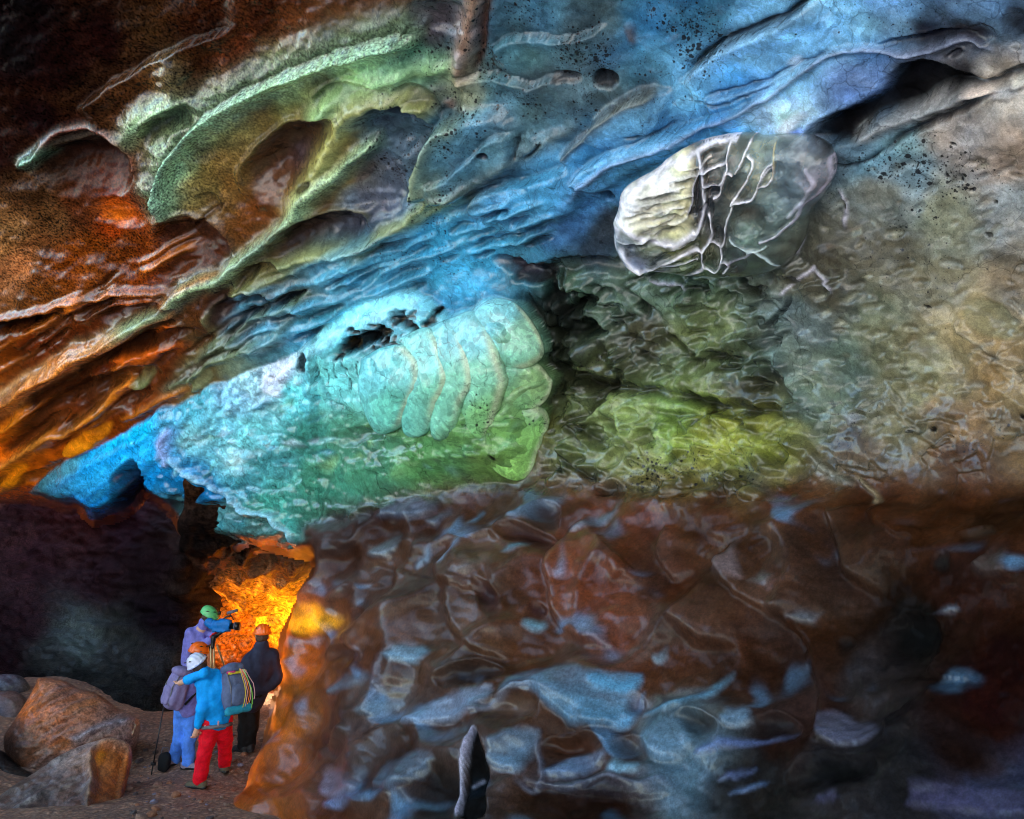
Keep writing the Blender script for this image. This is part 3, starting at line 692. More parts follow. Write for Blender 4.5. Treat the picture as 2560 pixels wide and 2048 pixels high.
# right hand grey-green slab
F.facet([(2395, 790), (2430, 770), (2470, 830), (2530, 905), (2600, 960), (2600, 1060), (2480, 1000), (2400, 900)], (160, 138, 98), 0.5, 26, 30, False)
F.ridge([(2400, 790), (2396, 825), (2440, 850), (2500, 900), (2560, 950)], 6, 10, (178, 160, 130), 0.6, 8, 0.1)
F.cup(2480, 800, 80, 46, 30, 22, (122, 120, 92), 0.6)
F.cup(2480, 950, 60, 70, 30, 12, (150, 110, 62), 0.6, 0, None, 0.6)
F.cup(2350, 780, 40, 34, 0, 6, (172, 152, 116), 0.5, 0, None, 0.7)
for x, y, r in ((2362, 442, 8), (2420, 480, 8), (2380, 358, 7), (2468, 591, 10), (2484, 511, 7), (2106, 521, 7), (2320, 766, 6), (2325, 1075, 10), (2022, 1022, 6), (2265, 1078, 7), (2555, 1045, 8), (1275, 1150, 7)):
    F.cup(x, y, r, r * 0.8, 20, 9, (12, 10, 9), 0.95)
for k in range(120):
    x = rng.uniform(2050, 2600); y = rng.uniform(400, 1080); r = rng.uniform(3, 14)
    F.cup(x, y, r * 2.2, r, rng.uniform(-40, 10), r * 0.7, rng.choice(((62, 60, 50), (88, 84, 66), (150, 146, 120), (130, 112, 84), (100, 112, 112))), 0.5, 0, None, 0.6)
F.ridge([(1930, 900), (1990, 960), (2030, 1060)], 20, 14, (100, 122, 118), 0.7, 26, 0.2)
F.facet([(2100, 1040), (2130, 1030), (2160, 1045), (2120, 1060)], (150, 154, 165), 0.6, 6)
F.ridge([(2140, 1190), (2190, 1240), (2205, 1270)], 6, 12, (142, 124, 96), 0.85, 8, 0.2)
F.ridge([(2010, 1120), (2080, 1190), (2150, 1215)], 8, 10, (120, 118, 104), 0.7, 12, 0.2)
# dark recess with olive and green rubble between turquoise mass and grey slab
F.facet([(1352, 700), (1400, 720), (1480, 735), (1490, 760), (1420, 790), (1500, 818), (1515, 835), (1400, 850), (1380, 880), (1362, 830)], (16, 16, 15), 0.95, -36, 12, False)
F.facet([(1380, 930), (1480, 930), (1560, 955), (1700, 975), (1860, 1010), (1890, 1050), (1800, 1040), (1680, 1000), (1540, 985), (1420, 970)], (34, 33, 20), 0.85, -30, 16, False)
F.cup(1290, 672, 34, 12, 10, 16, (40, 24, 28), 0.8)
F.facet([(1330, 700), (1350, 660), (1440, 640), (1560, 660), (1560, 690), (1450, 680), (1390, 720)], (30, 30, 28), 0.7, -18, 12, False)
for k in range(230):
    x = rng.uniform(1370, 2010); y = rng.uniform(660, 1250); r = rng.uniform(7, 30)
    base = idw(np.array([[x]]), np.array([[y]]), ZONES)[0, 0]
    f_ = rng.choice((0.3, 0.5, 0.8, 1.35, 1.6))
    c255 = [255 * (1.055 * min(1, v * f_) ** (1 / 2.4) - 0.055) for v in base]
    if rng.random() < 0.55: F.cup(x, y, r * rng.uniform(1, 2), r, rng.uniform(-50, 40), r * 0.9, c255, 0.6, r * 0.2, None, 0.35)
    else: F.cup(x, y, r * rng.uniform(1, 2), r, rng.uniform(-50, 40), -r * 0.9, c255, 0.6, 0, None, 0.35)
for k in range(46):
    x = rng.uniform(1375, 1960); y = rng.uniform(670, 1200); an = rng.uniform(-0.9, 1.2); L = rng.uniform(25, 90)
    pl = [(x - L * math.cos(an), y - L * math.sin(an)), (x + rng.uniform(-14, 14), y + rng.uniform(-14, 14)), (x + L * math.cos(an), y + L * math.sin(an))]
    F.ridge(pl, rng.uniform(4, 10), -rng.uniform(10, 26), (20, 20, 13), rng.uniform(0.4, 0.85), rng.uniform(5, 12), 0.3)
for k in range(40):
    x = rng.uniform(1400, 2560); y = rng.uniform(680, 1200); an = rng.uniform(-0.7, 1.0); L = rng.uniform(20, 70)
    F.lip([(x - L * math.cos(an), y - L * math.sin(an)), (x + rng.uniform(-10, 10), y + rng.uniform(-10, 10)), (x + L * math.cos(an), y + L * math.sin(an))], rng.uniform(5, 13), rng.uniform(24, 60), None, 0, 10, (56, 54, 40), 0.35, 16, 4.0)
F.ridge([(1400, 1050), (1440, 1080), (1470, 1130)], 10, -16, (52, 50, 30), 0.8, 12, 0.2)
F.facet([(1555, 1020), (1640, 1000), (1640, 1060), (1570, 1110), (1540, 1080)], (140, 158, 86), 0.6, 14, 14, False)
F.facet([(1680, 1090), (1760, 1060), (1900, 1085), (1930, 1150), (1800, 1170), (1700, 1160)], (150, 156, 66), 0.5, 14, 20, False)
# ---- the long turquoise ice body: lobes, crystal faces, ash pockets
M_TURQ = mat_ice('turquoise_ice', 0.18, 0.16, 55.0, coat=1.0, mottle=0.22, fine=26.0, crack=0.5, cscale=4.5, thin=True)
TURQ = [(70, 1228), (160, 1154), (256, 1112), (336, 1066), (400, 1026), (464, 1000), (532, 960), (592, 935), (690, 902), (752, 872), (800, 830), (850, 786), (900, 756), (945, 738), (1020, 722), (1080, 745),
        (1130, 780), (1185, 770), (1205, 752), (1240, 744), (1285, 756), (1322, 788), (1350, 835), (1360, 870), (1348, 905), (1366, 930), (1382, 955), (1368, 990), (1360, 1015), (1372, 1060), (1352, 1110), (1338, 1150), (1325, 1190), (1285, 1206),
        (1180, 1212), (1080, 1232), (990, 1250), (900, 1282), (820, 1300), (770, 1330), (752, 1378), (680, 1362), (600, 1362), (520, 1350), (462, 1338), (440, 1285), (395, 1245), (355, 1225), (330, 1262), (290, 1285), (232, 1298), (200, 1262), (150, 1258)]
def sculpt_turq(f):
    X, Y = f.X, f.Y
    f.warp(16, 50, 27)
    f.col = idw(f.WX, f.WY, [
        (90, 1225, (70, 120, 130)), (170, 1175, (80, 140, 155)), (250, 1140, (30, 175, 235)), (230, 1270, (10, 130, 225)), (300, 1090, (20, 185, 245)), (370, 1060, (10, 185, 250)), (330, 1130, (10, 175, 245)), (420, 1110, (14, 160, 220)), (400, 1180, (12, 145, 215)),
        (480, 1160, (24, 135, 195)), (540, 1220, (24, 120, 180)), (430, 1040, (70, 150, 185)), (440, 1080, (80, 120, 170)), (500, 1000, (70, 145, 165)), (500, 1080, (120, 180, 190)), (560, 1040, (110, 180, 200)), (600, 980, (120, 170, 200)), (640, 940, (150, 190, 205)),
        (700, 930, (190, 200, 225)), (600, 1130, (130, 200, 215)), (660, 1080, (120, 200, 210)), (700, 1150, (90, 170, 175)), (620, 1200, (90, 175, 190)), (760, 980, (100, 195, 205)), (860, 920, (110, 190, 195)), (950, 930, (120, 195, 195)), (1030, 930, (135, 200, 195)),
        (1100, 920, (140, 200, 185)), (1160, 930, (140, 195, 175)), (1230, 900, (130, 185, 165)), (1240, 800, (130, 195, 205)), (1310, 850, (150, 190, 160)), (1330, 940, (140, 165, 110)), (1130, 810, (120, 185, 200)), (900, 790, (110, 195, 220)), (1000, 745, (140, 215, 240)),
        (950, 830, (90, 130, 145)), (800, 1080, (70, 140, 125)), (900, 1100, (90, 150, 120)), (1000, 1080, (95, 150, 110)), (1100, 1080, (110, 165, 100)), (1200, 1060, (125, 170, 95)), (1300, 1080, (135, 175, 95)), (1280, 1160, (140, 175, 90)), (1100, 1160, (110, 165, 95)),
        (950, 1180, (85, 145, 110)), (820, 1200, (85, 160, 130)), (700, 1260, (85, 170, 150)), (800, 1270, (75, 140, 115)), (740, 1330, (80, 170, 160)), (600, 1290, (80, 130, 130)), (520, 1290, (75, 125, 130)), (480, 1320, (40, 140, 170)), (640, 1340, (110, 130, 110)), (440, 1250, (60, 120, 140)),
        (360, 1200, (12, 70, 120)), (350, 1240, (10, 40, 80))])
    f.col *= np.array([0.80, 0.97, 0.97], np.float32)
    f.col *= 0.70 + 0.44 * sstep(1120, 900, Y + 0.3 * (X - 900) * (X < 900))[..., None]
    f.col *= (1 + 0.35 * fbm(X / 60, Y / 60, X * 0, 108, 4))[..., None]
    f.grain[:] = 0.10 + 0.15 * sstep(1000, 600, X)
    f.speck = 0.22 * np.exp(-(((X - 1280) / 110) ** 2 + ((Y - 900) / 120) ** 2)) + 0.25 * np.exp(-(((X - 1200) / 120) ** 2 + ((Y - 980) / 60) ** 2)) + 0.1
    f.h += 18 * fbm(X / 120, Y / 100, X * 0, 101, 4) + 6 * fbm(X / 26, Y / 24, X * 0, 102, 3)
    # shingled lobes: each one swells towards its right hand edge and stands in front of the next
    ys = [700, 780, 860, 950, 1000, 1080, 1220]
    edges = [np.polyval(np.polyfit(ys, v, 3), np.clip(Y, 700, 1220)) for v in (
        [700, 720, 742, 762, 772, 770, 740], [760, 790, 800, 815, 822, 815, 800], [960, 985, 1026, 1052, 1040, 1010, 960], [1030, 1060, 1108, 1126, 1116, 1110, 1080], [1080, 1110, 1162, 1184, 1180, 1160, 1130],
        [1130, 1200, 1245, 1262, 1264, 1250, 1220], [1270, 1310, 1345, 1330, 1285, 1290, 1250], [1340, 1362, 1390, 1400, 1390, 1390, 1380])]
    amp = sstep(790, 880, Y) * sstep(1120, 1000, Y) + 0.12 * sstep(1000, 1100, Y)
    amp = amp * 0.3 * sstep(900, 820, X)
    wob = 8 * fbm(X / 60, Y / 70, X * 0, 103, 3)
    lob = np.zeros(X.shape)
    for k in range(len(edges) - 1):
        a, b = edges[k] + wob, edges[k + 1] + wob
        t = (X - a) / np.maximum(b - a, 4)
        m = (t >= 0) & (t < 1)
        v = np.sqrt(np.clip(1 - ((t - 0.62) / 0.64) ** 2, 0, 1)) * 60 + 62 * t
        lob = np.where(m, v, lob)
    f.h += lob * np.clip(amp, 0, 1)
    # crystalline facets on the left two thirds
    w1 = sstep(860, 640, X) * sstep(330, 430, X) + 0.25
    f1, f2, c = worley(f.WX / 44, f.WY / 34, X * 0, 105); f.h += w1 * (9 * c + 7 * (f2 - f1))
    f1, f2, c2 = worley(f.WX / 17, f.WY / 14, X * 0, 106); f.h += w1 * (4 * c2 + 3 * (f2 - f1))
    f.col *= (1 + 0.35 * w1 * (c2 - 0.5))[..., None]
    # clear blue arch on the left
    for k in range(14):
        o = k * 9
        f.ridge([(110 + o, 1225 + o * 0.5), (220 + o * 0.6, 1160 + o * 0.7), (320 + o * 0.4, 1110 + o * 0.6), (400 + o * 0.2, 1070 + o * 0.9)], 4, 7, rng.choice(((40, 170, 230), (20, 130, 200), (60, 180, 230))), 0.45, 5, 0.2)
    f.cup(345, 1215, 40, 84, 8, 46, (12, 30, 62), 0.95, 6, None, 0.25)  # cavity under the arch, its darkness painted in
    f.cup(345, 1235, 24, 60, 6, 10, (14, 16, 30), 0.8, 0, None, 0.5)
    f.ridge([(430, 1050), (436, 1090), (445, 1130), (452, 1150)], 12, 14, (150, 165, 215), 0.75, 14, 0.2)
    f.facet([(462, 1130), (520, 1170), (580, 1215), (600, 1245), (560, 1235), (480, 1205), (440, 1180)], (14, 118, 176), 0.75, -10, 10)
    # crisp edge between the pale face and the teal underside
    f.ridge([(448, 1120), (520, 1180), (590, 1236), (640, 1268), (700, 1290), (740, 1330), (752, 1375)], 7, 18, (150, 205, 225), 0.7, 7, 0.05)
    f.facet([(445, 1230), (520, 1240), (590, 1250), (640, 1280), (700, 1305), (735, 1345), (730, 1385), (560, 1370), (430, 1345)], (70, 122, 124), 0.6, -26, 14, False)
    for k in range(26):
        x = rng.uniform(460, 720); y = rng.uniform(1255, 1360)
        f.cup(x, y, rng.uniform(12, 34), rng.uniform(6, 14), rng.uniform(-30, 40), rng.uniform(-8, 10), rng.choice(((52, 92, 96), (96, 150, 150), (110, 104, 104), (66, 78, 58), (60, 140, 150))), 0.6, 0, None, 0.4)
    # streaks and bright patches
    for k in range(60):
        x = rng.uniform(470, 860); y = rng.uniform(930, 1230)
        if y < 1130 - 0.45 * (x - 400) - 60: continue
        f.cup(x, y, rng.uniform(12, 44), rng.uniform(5, 14), rng.uniform(-60, 20), rng.uniform(-7, 8), rng.choice(((150, 205, 220), (80, 165, 180), (60, 130, 160), (170, 190, 215), (110, 195, 190), (90, 150, 120))), 0.5, 0, None, 0.5)
    f.facet([(665, 945), (690, 905), (735, 885), (742, 930), (715, 985), (690, 975)], (205, 210, 235), 0.7, 8, 12)
    f.cup(610, 1135, 34, 30, 0, -6, (185, 225, 230), 0.7, 0, None, 0.6)
    # upper shell with dark ash pockets and drip lines
    f.facet([(760, 880), (840, 800), (940, 745), (1030, 728), (1060, 750), (960, 800), (870, 830), (820, 870)], (150, 220, 240), 0.6, 12, 12)
    f.cup(905, 850, 66, 22, -20, 34, (10, 11, 13), 0.97, 0, None, 0.22)
    f.cup(965, 822, 52, 20, -16, 26, (14, 12, 10), 0.97, 0, None, 0.22)
    f.cup(1060, 800, 54, 15, 24, 24, (16, 16, 18), 0.95, 0, None, 0.22)
    f.cup(1020, 775, 30, 20, 20, 18, (40, 56, 64), 0.8, 0, None, 0.3)
    for k in range(60):
        x = rng.uniform(850, 1120); y = 850 - 0.25 * (x - 850) + rng.uniform(-40, 40)
        f.cup(x, y, rng.uniform(5, 18), rng.uniform(4, 9), rng.uniform(-40, 20), rng.uniform(6, 14), rng.choice(((10, 10, 12), (18, 15, 12), (20, 30, 36), (60, 50, 30))), 0.92, 0, None, 0.25)
    for k in range(5):
        f.facet([(960 + k * 9, 870 + rng.uniform(-10, 20)), (966 + k * 9, 840), (990 + k * 2, 850), (980, 885)], (22, 22, 24), 0.8, -8, 4)
    for x0, y0, x1, y1 in ((866, 885, 878, 930), (886, 880, 912, 960), (922, 880, 940, 975), (850, 905, 862, 950), (800, 880, 792, 915)):
        n_ = int((y1 - y0) / 5)
        for k in range(n_):
            t = k / n_
            f.cup(x0 + (x1 - x0) * t + rng.uniform(-2, 2), y0 + (y1 - y0) * t, 2.6, 3.6, 0, 4, (14, 16, 20), 0.9, 0, None, 0.3)
    f.cup(783, 890, 18, 26, -20, 24, (26, 34, 40), 0.9)
    f.ridge([(815, 880), (828, 930), (860, 990), (890, 1010)], 3, -7, (60, 120, 130), 0.6, 4, 0.2)
    for k in range(46):
        x = rng.uniform(820, 1340); y = rng.uniform(1020, 1200)
        f.cup(x, y, rng.uniform(10, 40), rng.uniform(6, 22), rng.uniform(-60, 20), rng.uniform(-8, 8), rng.choice(((96, 160, 110), (120, 175, 110), (70, 110, 84), (60, 92, 66), (140, 180, 120), (104, 150, 140))), 0.5, 0, None, 0.5)
    f.cup(950, 1080, 90, 26, -10, 22, (56, 84, 62), 0.7, 0, None, 0.5)
    f.cup(1275, 1150, 7, 6, 0, 10, (10, 10, 10), 0.95)
    f.cup(1300, 905, 34, 18, -10, 10, (108, 128, 92), 0.6, 0, None, 0.4)
    f.cup(1330, 950, 30, 22, 0, 14, (120, 130, 82), 0.7, 0, None, 0.4)

slT = F.box(TURQ, 90)
fT = Field(F.X[0, slT[1]], F.Y[slT[0], 0])
sculpt_turq(fT)
polyT = smooth_line(TURQ + [TURQ[0]], 4)[:-1]
TX = fT.X + 9 * fbm(fT.X / 34, fT.Y / 34, fT.X * 0, 141, 3); TY = fT.Y + 9 * fbm(fT.X / 34, fT.Y / 34, fT.X * 0 + 3, 142, 3)
dT, _, _ = poly_dist(TX, TY, polyT); sT = np.where(in_poly(TX, TY, polyT), dT, -dT)
low = sstep(1120, 1230, fT.Y) * sstep(700, 800, fT.X)             # the foot runs out into the brown wall
top = sstep(900, 800, fT.Y + 0.45 * (fT.X - 700)) * sstep(1180, 1050, fT.X)
soft = 3.5 + 60 * low + 20 * top
noiseT = fbm(fT.X / 40, fT.Y / 30, fT.X * 0, 143, 4)
mT = sstep(-0.5 * soft, 0.9 * soft, sT + 26 * low * noiseT)
rise = 0.62 * np.clip(sT / (34 + 110 * low + 80 * top), 0, 1) ** 0.5 + 0.38 * np.clip(sT / 200, 0, 1)
HB = (30 + 95 * sstep(800, 1300, fT.X))
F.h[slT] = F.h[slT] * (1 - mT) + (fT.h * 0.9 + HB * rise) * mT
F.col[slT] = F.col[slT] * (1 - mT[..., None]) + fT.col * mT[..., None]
F.speck[slT] = F.speck[slT] * (1 - mT) + fT.speck * mT; F.grain[slT] = F.grain[slT] * (1 - mT) + fT.grain * mT
# deep groove, shade painted in, where its right end stands clear of the recess
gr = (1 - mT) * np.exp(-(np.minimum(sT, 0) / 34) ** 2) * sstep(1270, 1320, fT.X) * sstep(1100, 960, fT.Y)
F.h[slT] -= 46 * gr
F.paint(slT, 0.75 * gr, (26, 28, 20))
turq_mask = np.zeros(F.X.shape, bool); turq_mask[slT] = mT > 0.5
# contact shade along its right end is groove depth plus that dark paint

# ---- scalloped wall: ledges with blue sheen painted on, dark dishes
BL = (92, 146, 184); GB = (80, 94, 112)
for pl, c, a, t in (
    ([(945, 1295), (1000, 1240), (1095, 1255), (1060, 1292), (1000, 1300)], GB, 0.8, 18), ([(1065, 1300), (1120, 1262), (1130, 1285), (1085, 1310)], GB, 0.8, 14),
    ([(905, 1300), (925, 1270), (935, 1280), (915, 1310)], (120, 150, 160), 0.7, 12), ([(1168, 1312), (1205, 1278), (1212, 1285), (1185, 1312)], BL, 0.9, 14),
    ([(1290, 1312), (1330, 1275), (1418, 1238), (1400, 1275), (1340, 1312), (1305, 1320)], (92, 122, 148), 0.85, 20), ([(1440, 1342), (1475, 1298), (1530, 1282), (1568, 1256), (1548, 1300), (1490, 1332)], (100, 128, 150), 0.85, 20),
    ([(1300, 1230), (1345, 1215), (1340, 1240), (1310, 1245)], (88, 130, 150), 0.7, 10), ([(1112, 1418), (1140, 1380), (1178, 1355), (1168, 1385), (1130, 1415)], (128, 172, 214), 0.95, 18),
    ([(1045, 1420), (1068, 1395), (1085, 1365), (1082, 1400), (1060, 1418)], (100, 150, 180), 0.85, 14), ([(940, 1385), (970, 1350), (1020, 1340), (1000, 1385), (965, 1400)], (96, 112, 122), 0.7, 16),
    ([(1280, 1400), (1310, 1382), (1338, 1374), (1328, 1396), (1300, 1405)], (96, 150, 172), 0.9, 14), ([(1170, 1450), (1230, 1415), (1250, 1425), (1220, 1455), (1185, 1470)], (112, 104, 98), 0.7, 14),
    ([(1412, 1470), (1425, 1420), (1432, 1372), (1440, 1400), (1436, 1462)], (120, 140, 170), 0.7, 10), ([(1322, 1582), (1340, 1562), (1370, 1556), (1372, 1575), (1345, 1592)], (128, 182, 206), 0.95, 14),
    ([(1005, 1650), (1025, 1625), (1070, 1615), (1098, 1630), (1080, 1655), (1045, 1670)], (118, 172, 202), 0.95, 18), ([(870, 1742), (905, 1700), (975, 1688), (960, 1715), (900, 1745)], (96, 122, 142), 0.8, 18),
    ([(950, 1790), (985, 1755), (1035, 1760), (1010, 1790), (960, 1805)], (108, 134, 150), 0.8, 16), ([(1040, 1812), (1095, 1762), (1150, 1742), (1250, 1728), (1225, 1785), (1150, 1815), (1070, 1822)], (124, 150, 180), 0.92, 30),
    ([(1265, 1745), (1318, 1690), (1448, 1685), (1508, 1708), (1615, 1698), (1610, 1745), (1545, 1828), (1448, 1830), (1378, 1780), (1325, 1752)], (86, 136, 168), 0.85, 34),
    ([(1500, 1712), (1615, 1700), (1608, 1740), (1560, 1752), (1500, 1745)], (84, 152, 192), 0.85, 10), ([(1530, 1830), (1575, 1790), (1625, 1745), (1610, 1790), (1570, 1835)], (92, 160, 205), 0.9, 20),
    ([(1620, 1800), (1680, 1775), (1750, 1755), (1850, 1695), (1830, 1735), (1770, 1775), (1700, 1795)], (88, 142, 172), 0.9, 18), ([(1245, 1930), (1255, 1870), (1370, 1842), (1350, 1900), (1310, 1950)], (98, 132, 160), 0.85, 26),
    ([(1370, 1945), (1430, 1905), (1530, 1895), (1510, 1930), (1430, 1960)], (90, 116, 150), 0.85, 20), ([(1530, 1950), (1545, 1915), (1570, 1930), (1610, 1928), (1590, 1950)], (120, 176, 206), 0.9, 16),
    ([(1610, 1860), (1640, 1815), (1730, 1830), (1740, 1890), (1660, 1920), (1620, 1890)], (100, 130, 156), 0.8, 24), ([(980, 1980), (1010, 1920), (1120, 1905), (1110, 1960), (1030, 1995)], (90, 112, 132), 0.8, 26),
    ([(832, 1985), (850, 1935), (900, 1945), (945, 1990), (900, 2015), (850, 2010)], (138, 130, 152), 0.85, 20), ([(850, 2035), (870, 2012), (950, 2000), (940, 2025), (890, 2045)], (116, 138, 180), 0.8, 12),
    ([(1825, 1840), (1830, 1795), (1890, 1790), (1895, 1830), (1860, 1850)], (96, 126, 152), 0.85, 18), ([(1750, 1900), (1800, 1878), (1900, 1870), (2015, 1858), (1990, 1876), (1900, 1890), (1800, 1905)], (104, 122, 176), 0.85, 14),
    ([(1805, 1962), (1850, 1945), (1910, 1940), (1905, 1952), (1850, 1962)], (92, 104, 150), 0.85, 10), ([(1830, 1995), (1860, 1978), (1940, 1978), (1930, 1990)], (92, 116, 160), 0.85, 10),
    ([(2055, 1815), (2110, 1800), (2170, 1820), (2225, 1855), (2180, 1898), (2090, 1890)], (98, 98, 122), 0.8, 22), ([(1800, 1440), (1850, 1390), (1880, 1370), (1870, 1410), (1890, 1470), (1870, 1480)], (128, 112, 118), 0.7, 16),
    ([(1900, 1480), (1930, 1455), (1970, 1465), (1950, 1490)], (102, 106, 110), 0.8, 12), ([(1990, 1565), (2020, 1540), (2070, 1545), (2040, 1568)], (100, 106, 116), 0.8, 12), ([(2370, 1570), (2400, 1558), (2440, 1565), (2420, 1580)], (92, 96, 112), 0.8, 10),
    ([(2060, 2052), (2080, 2030), (2140, 2022), (2150, 2060)], (66, 62, 88), 0.8, 8), ([(2310, 2075), (2330, 2020), (2600, 2015), (2600, 2080)], (66, 62, 92), 0.8, 10),
    ([(1640, 1655), (1660, 1640), (1680, 1632), (1675, 1655), (1655, 1668)], (124, 160, 180), 0.8, 12), ([(715, 1610), (735, 1590), (775, 1600), (760, 1622)], (150, 160, 176), 0.85, 10), ([(770, 1612), (800, 1595), (835, 1600), (810, 1622)], (150, 160, 176), 0.85, 10),
    ([(735, 1560), (755, 1520), (800, 1510), (850, 1530), (885, 1560), (830, 1590), (770, 1592)], (236, 160, 22), 0.9, 20), ([(790, 1570), (800, 1545), (840, 1555), (835, 1580)], (252, 205, 30), 0.9, 6)):
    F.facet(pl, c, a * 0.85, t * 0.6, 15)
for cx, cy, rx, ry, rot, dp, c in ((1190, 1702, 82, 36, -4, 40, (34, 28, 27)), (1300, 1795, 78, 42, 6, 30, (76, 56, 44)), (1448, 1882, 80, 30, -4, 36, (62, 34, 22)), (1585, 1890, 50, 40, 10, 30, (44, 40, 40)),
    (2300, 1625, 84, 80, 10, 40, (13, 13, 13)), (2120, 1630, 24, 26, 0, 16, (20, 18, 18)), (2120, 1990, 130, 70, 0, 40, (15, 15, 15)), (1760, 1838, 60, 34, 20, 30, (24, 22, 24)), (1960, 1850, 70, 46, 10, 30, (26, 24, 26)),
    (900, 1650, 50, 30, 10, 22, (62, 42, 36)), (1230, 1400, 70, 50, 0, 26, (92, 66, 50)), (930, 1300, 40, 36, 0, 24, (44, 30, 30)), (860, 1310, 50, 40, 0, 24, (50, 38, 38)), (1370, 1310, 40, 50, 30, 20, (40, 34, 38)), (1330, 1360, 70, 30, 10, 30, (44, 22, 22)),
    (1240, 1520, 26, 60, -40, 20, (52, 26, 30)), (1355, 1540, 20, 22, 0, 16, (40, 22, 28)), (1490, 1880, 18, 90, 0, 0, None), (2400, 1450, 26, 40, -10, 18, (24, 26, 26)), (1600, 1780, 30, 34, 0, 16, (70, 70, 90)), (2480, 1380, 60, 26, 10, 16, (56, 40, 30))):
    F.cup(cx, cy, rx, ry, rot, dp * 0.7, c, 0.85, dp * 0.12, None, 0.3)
# long lips between dishes
for pl, w, hh, c in (([(1040, 1818), (1130, 1815), (1230, 1790), (1300, 1745), (1360, 1748), (1440, 1775)], 7, 7, (130, 142, 164)),
    ([(1010, 1620), (990, 1690), (985, 1740), (960, 1790)], 7, 7, (96, 86, 94)), ([(1310, 1960), (1420, 1980), (1520, 1955), (1600, 1975), (1650, 1960), (1720, 1985)], 7, 6, (96, 104, 126)),
    ([(1300, 1950), (1340, 1985), (1370, 1960), (1360, 1900), (1375, 1860)], 6, 6, (100, 108, 130))):
    F.ridge(pl, w, hh, c, 0.35, w, 0.2)
for pl, H, L, c, dk in (([(2050, 1900), (2062, 1850), (2058, 1770), (2040, 1680), (2000, 1585), (1930, 1530)], 40, 110, None, (44, 32, 30)), ([(1720, 1985), (1560, 2000), (1420, 1985), (1310, 1965)], 26, 60, (80, 84, 100), None),
    ([(660, 1830), (690, 1730), (720, 1660), (760, 1610)], 26, 70, (150, 96, 50), None), ([(880, 1600), (930, 1560), (990, 1480), (1010, 1420)], 34, 90, (110, 92, 80), (46, 34, 32)), ([(850, 1935), (930, 1880), (1000, 1830), (1040, 1810)], 30, 80, (108, 98, 92), (50, 42, 42)),
    ([(690, 2000), (760, 1950), (850, 1870), (930, 1820)], 34, 80, (100, 84, 76), (44, 34, 34)), ([(2000, 1570), (1900, 1530), (1830, 1470), (1800, 1400)], 44, 120, (100, 78, 66), (48, 34, 28)), ([(1880, 1640), (1760, 1620), (1680, 1560)], 36, 110, (84, 60, 48), (44, 30, 26)),
    ([(1560, 1640), (1450, 1610), (1390, 1540), (1390, 1430), (1440, 1330), (1480, 1290)], 50, 150, (112, 70, 50), (52, 32, 28)), ([(2230, 1510), (2140, 1460), (2100, 1350), (2080, 1290)], 44, 120, (84, 66, 54), (40, 30, 28)), ([(2570, 1515), (2510, 1500), (2480, 1470)], 30, 60, (128, 112, 108), None),
    ([(1290, 1660), (1200, 1640), (1130, 1560), (1140, 1480)], 36, 90, (104, 84, 66), (50, 38, 34)), ([(1700, 1480), (1660, 1420), (1680, 1330)], 36, 90, (112, 80, 70), (50, 34, 28)), ([(2330, 1380), (2240, 1350), (2180, 1290)], 30, 90, None, (40, 28, 24)),
    ([(2480, 1760), (2400, 1740), (2330, 1700)], 34, 80, (48, 38, 40), (20, 17, 17)), ([(2330, 1920), (2260, 1890), (2230, 1830)], 30, 80, None, (24, 20, 20)), ([(1250, 1480), (1190, 1500), (1120, 1470), (1090, 1400)], 28, 70, (96, 78, 68), (48, 36, 34))):
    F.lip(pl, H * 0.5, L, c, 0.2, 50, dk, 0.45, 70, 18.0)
# black crack-like hollow with an icy edge at the bottom
wx0, wy0 = F.WX, F.WY
F.WX, F.WY = F.X + 0.3 * (F.WX - F.X), F.Y
F.facet([(1224, 1842), (1236, 1870), (1246, 1930), (1250, 2000), (1246, 2070), (1190, 2070), (1196, 1990), (1206, 1920), (1216, 1870)], (8, 8, 8), 0.97, -16, 5, False)
F.ridge([(1218, 1836), (1213, 1880), (1200, 1930), (1190, 1980), (1184, 2070)], 4, 6, (176, 170, 194), 0.95, 3.6, 0.05)
F.ridge([(1204, 1990), (1222, 1975), (1236, 1965)], 4, 4, (96, 96, 112), 0.8, 4, 0.2)
F.WX, F.WY = wx0, wy0

# ---- the way into the tunnel, lower left, stays open
HOLE = [(-1000, 1262), (0, 1246), (70, 1246), (150, 1266), (200, 1270), (232, 1304), (290, 1290), (330, 1268), (355, 1234), (395, 1252), (440, 1290), (462, 1344), (520, 1358), (600, 1368), (680, 1370), (752, 1386), (785, 1392), (792, 1425), (770, 1470), (738, 1530), (712, 1590), (702, 1660), (694, 1740), (668, 1830),
        (632, 1910), (596, 1985), (556, 2060), (480, 2300), (430, 2800), (-1000, 2800)]
WXh = X + 7 * fbm(X / 40, Y / 40, X * 0, 91, 3); WYh = Y + 7 * fbm(X / 40, Y / 40, X * 0 + 4, 92, 3)
hd, _, _ = poly_dist(WXh, WYh, HOLE)
inside = in_poly(WXh, WYh, HOLE)
sd = np.where(inside, -hd, hd)
gx = np.gradient(BASE, axis=1); gy = np.gradient(BASE, axis=0)
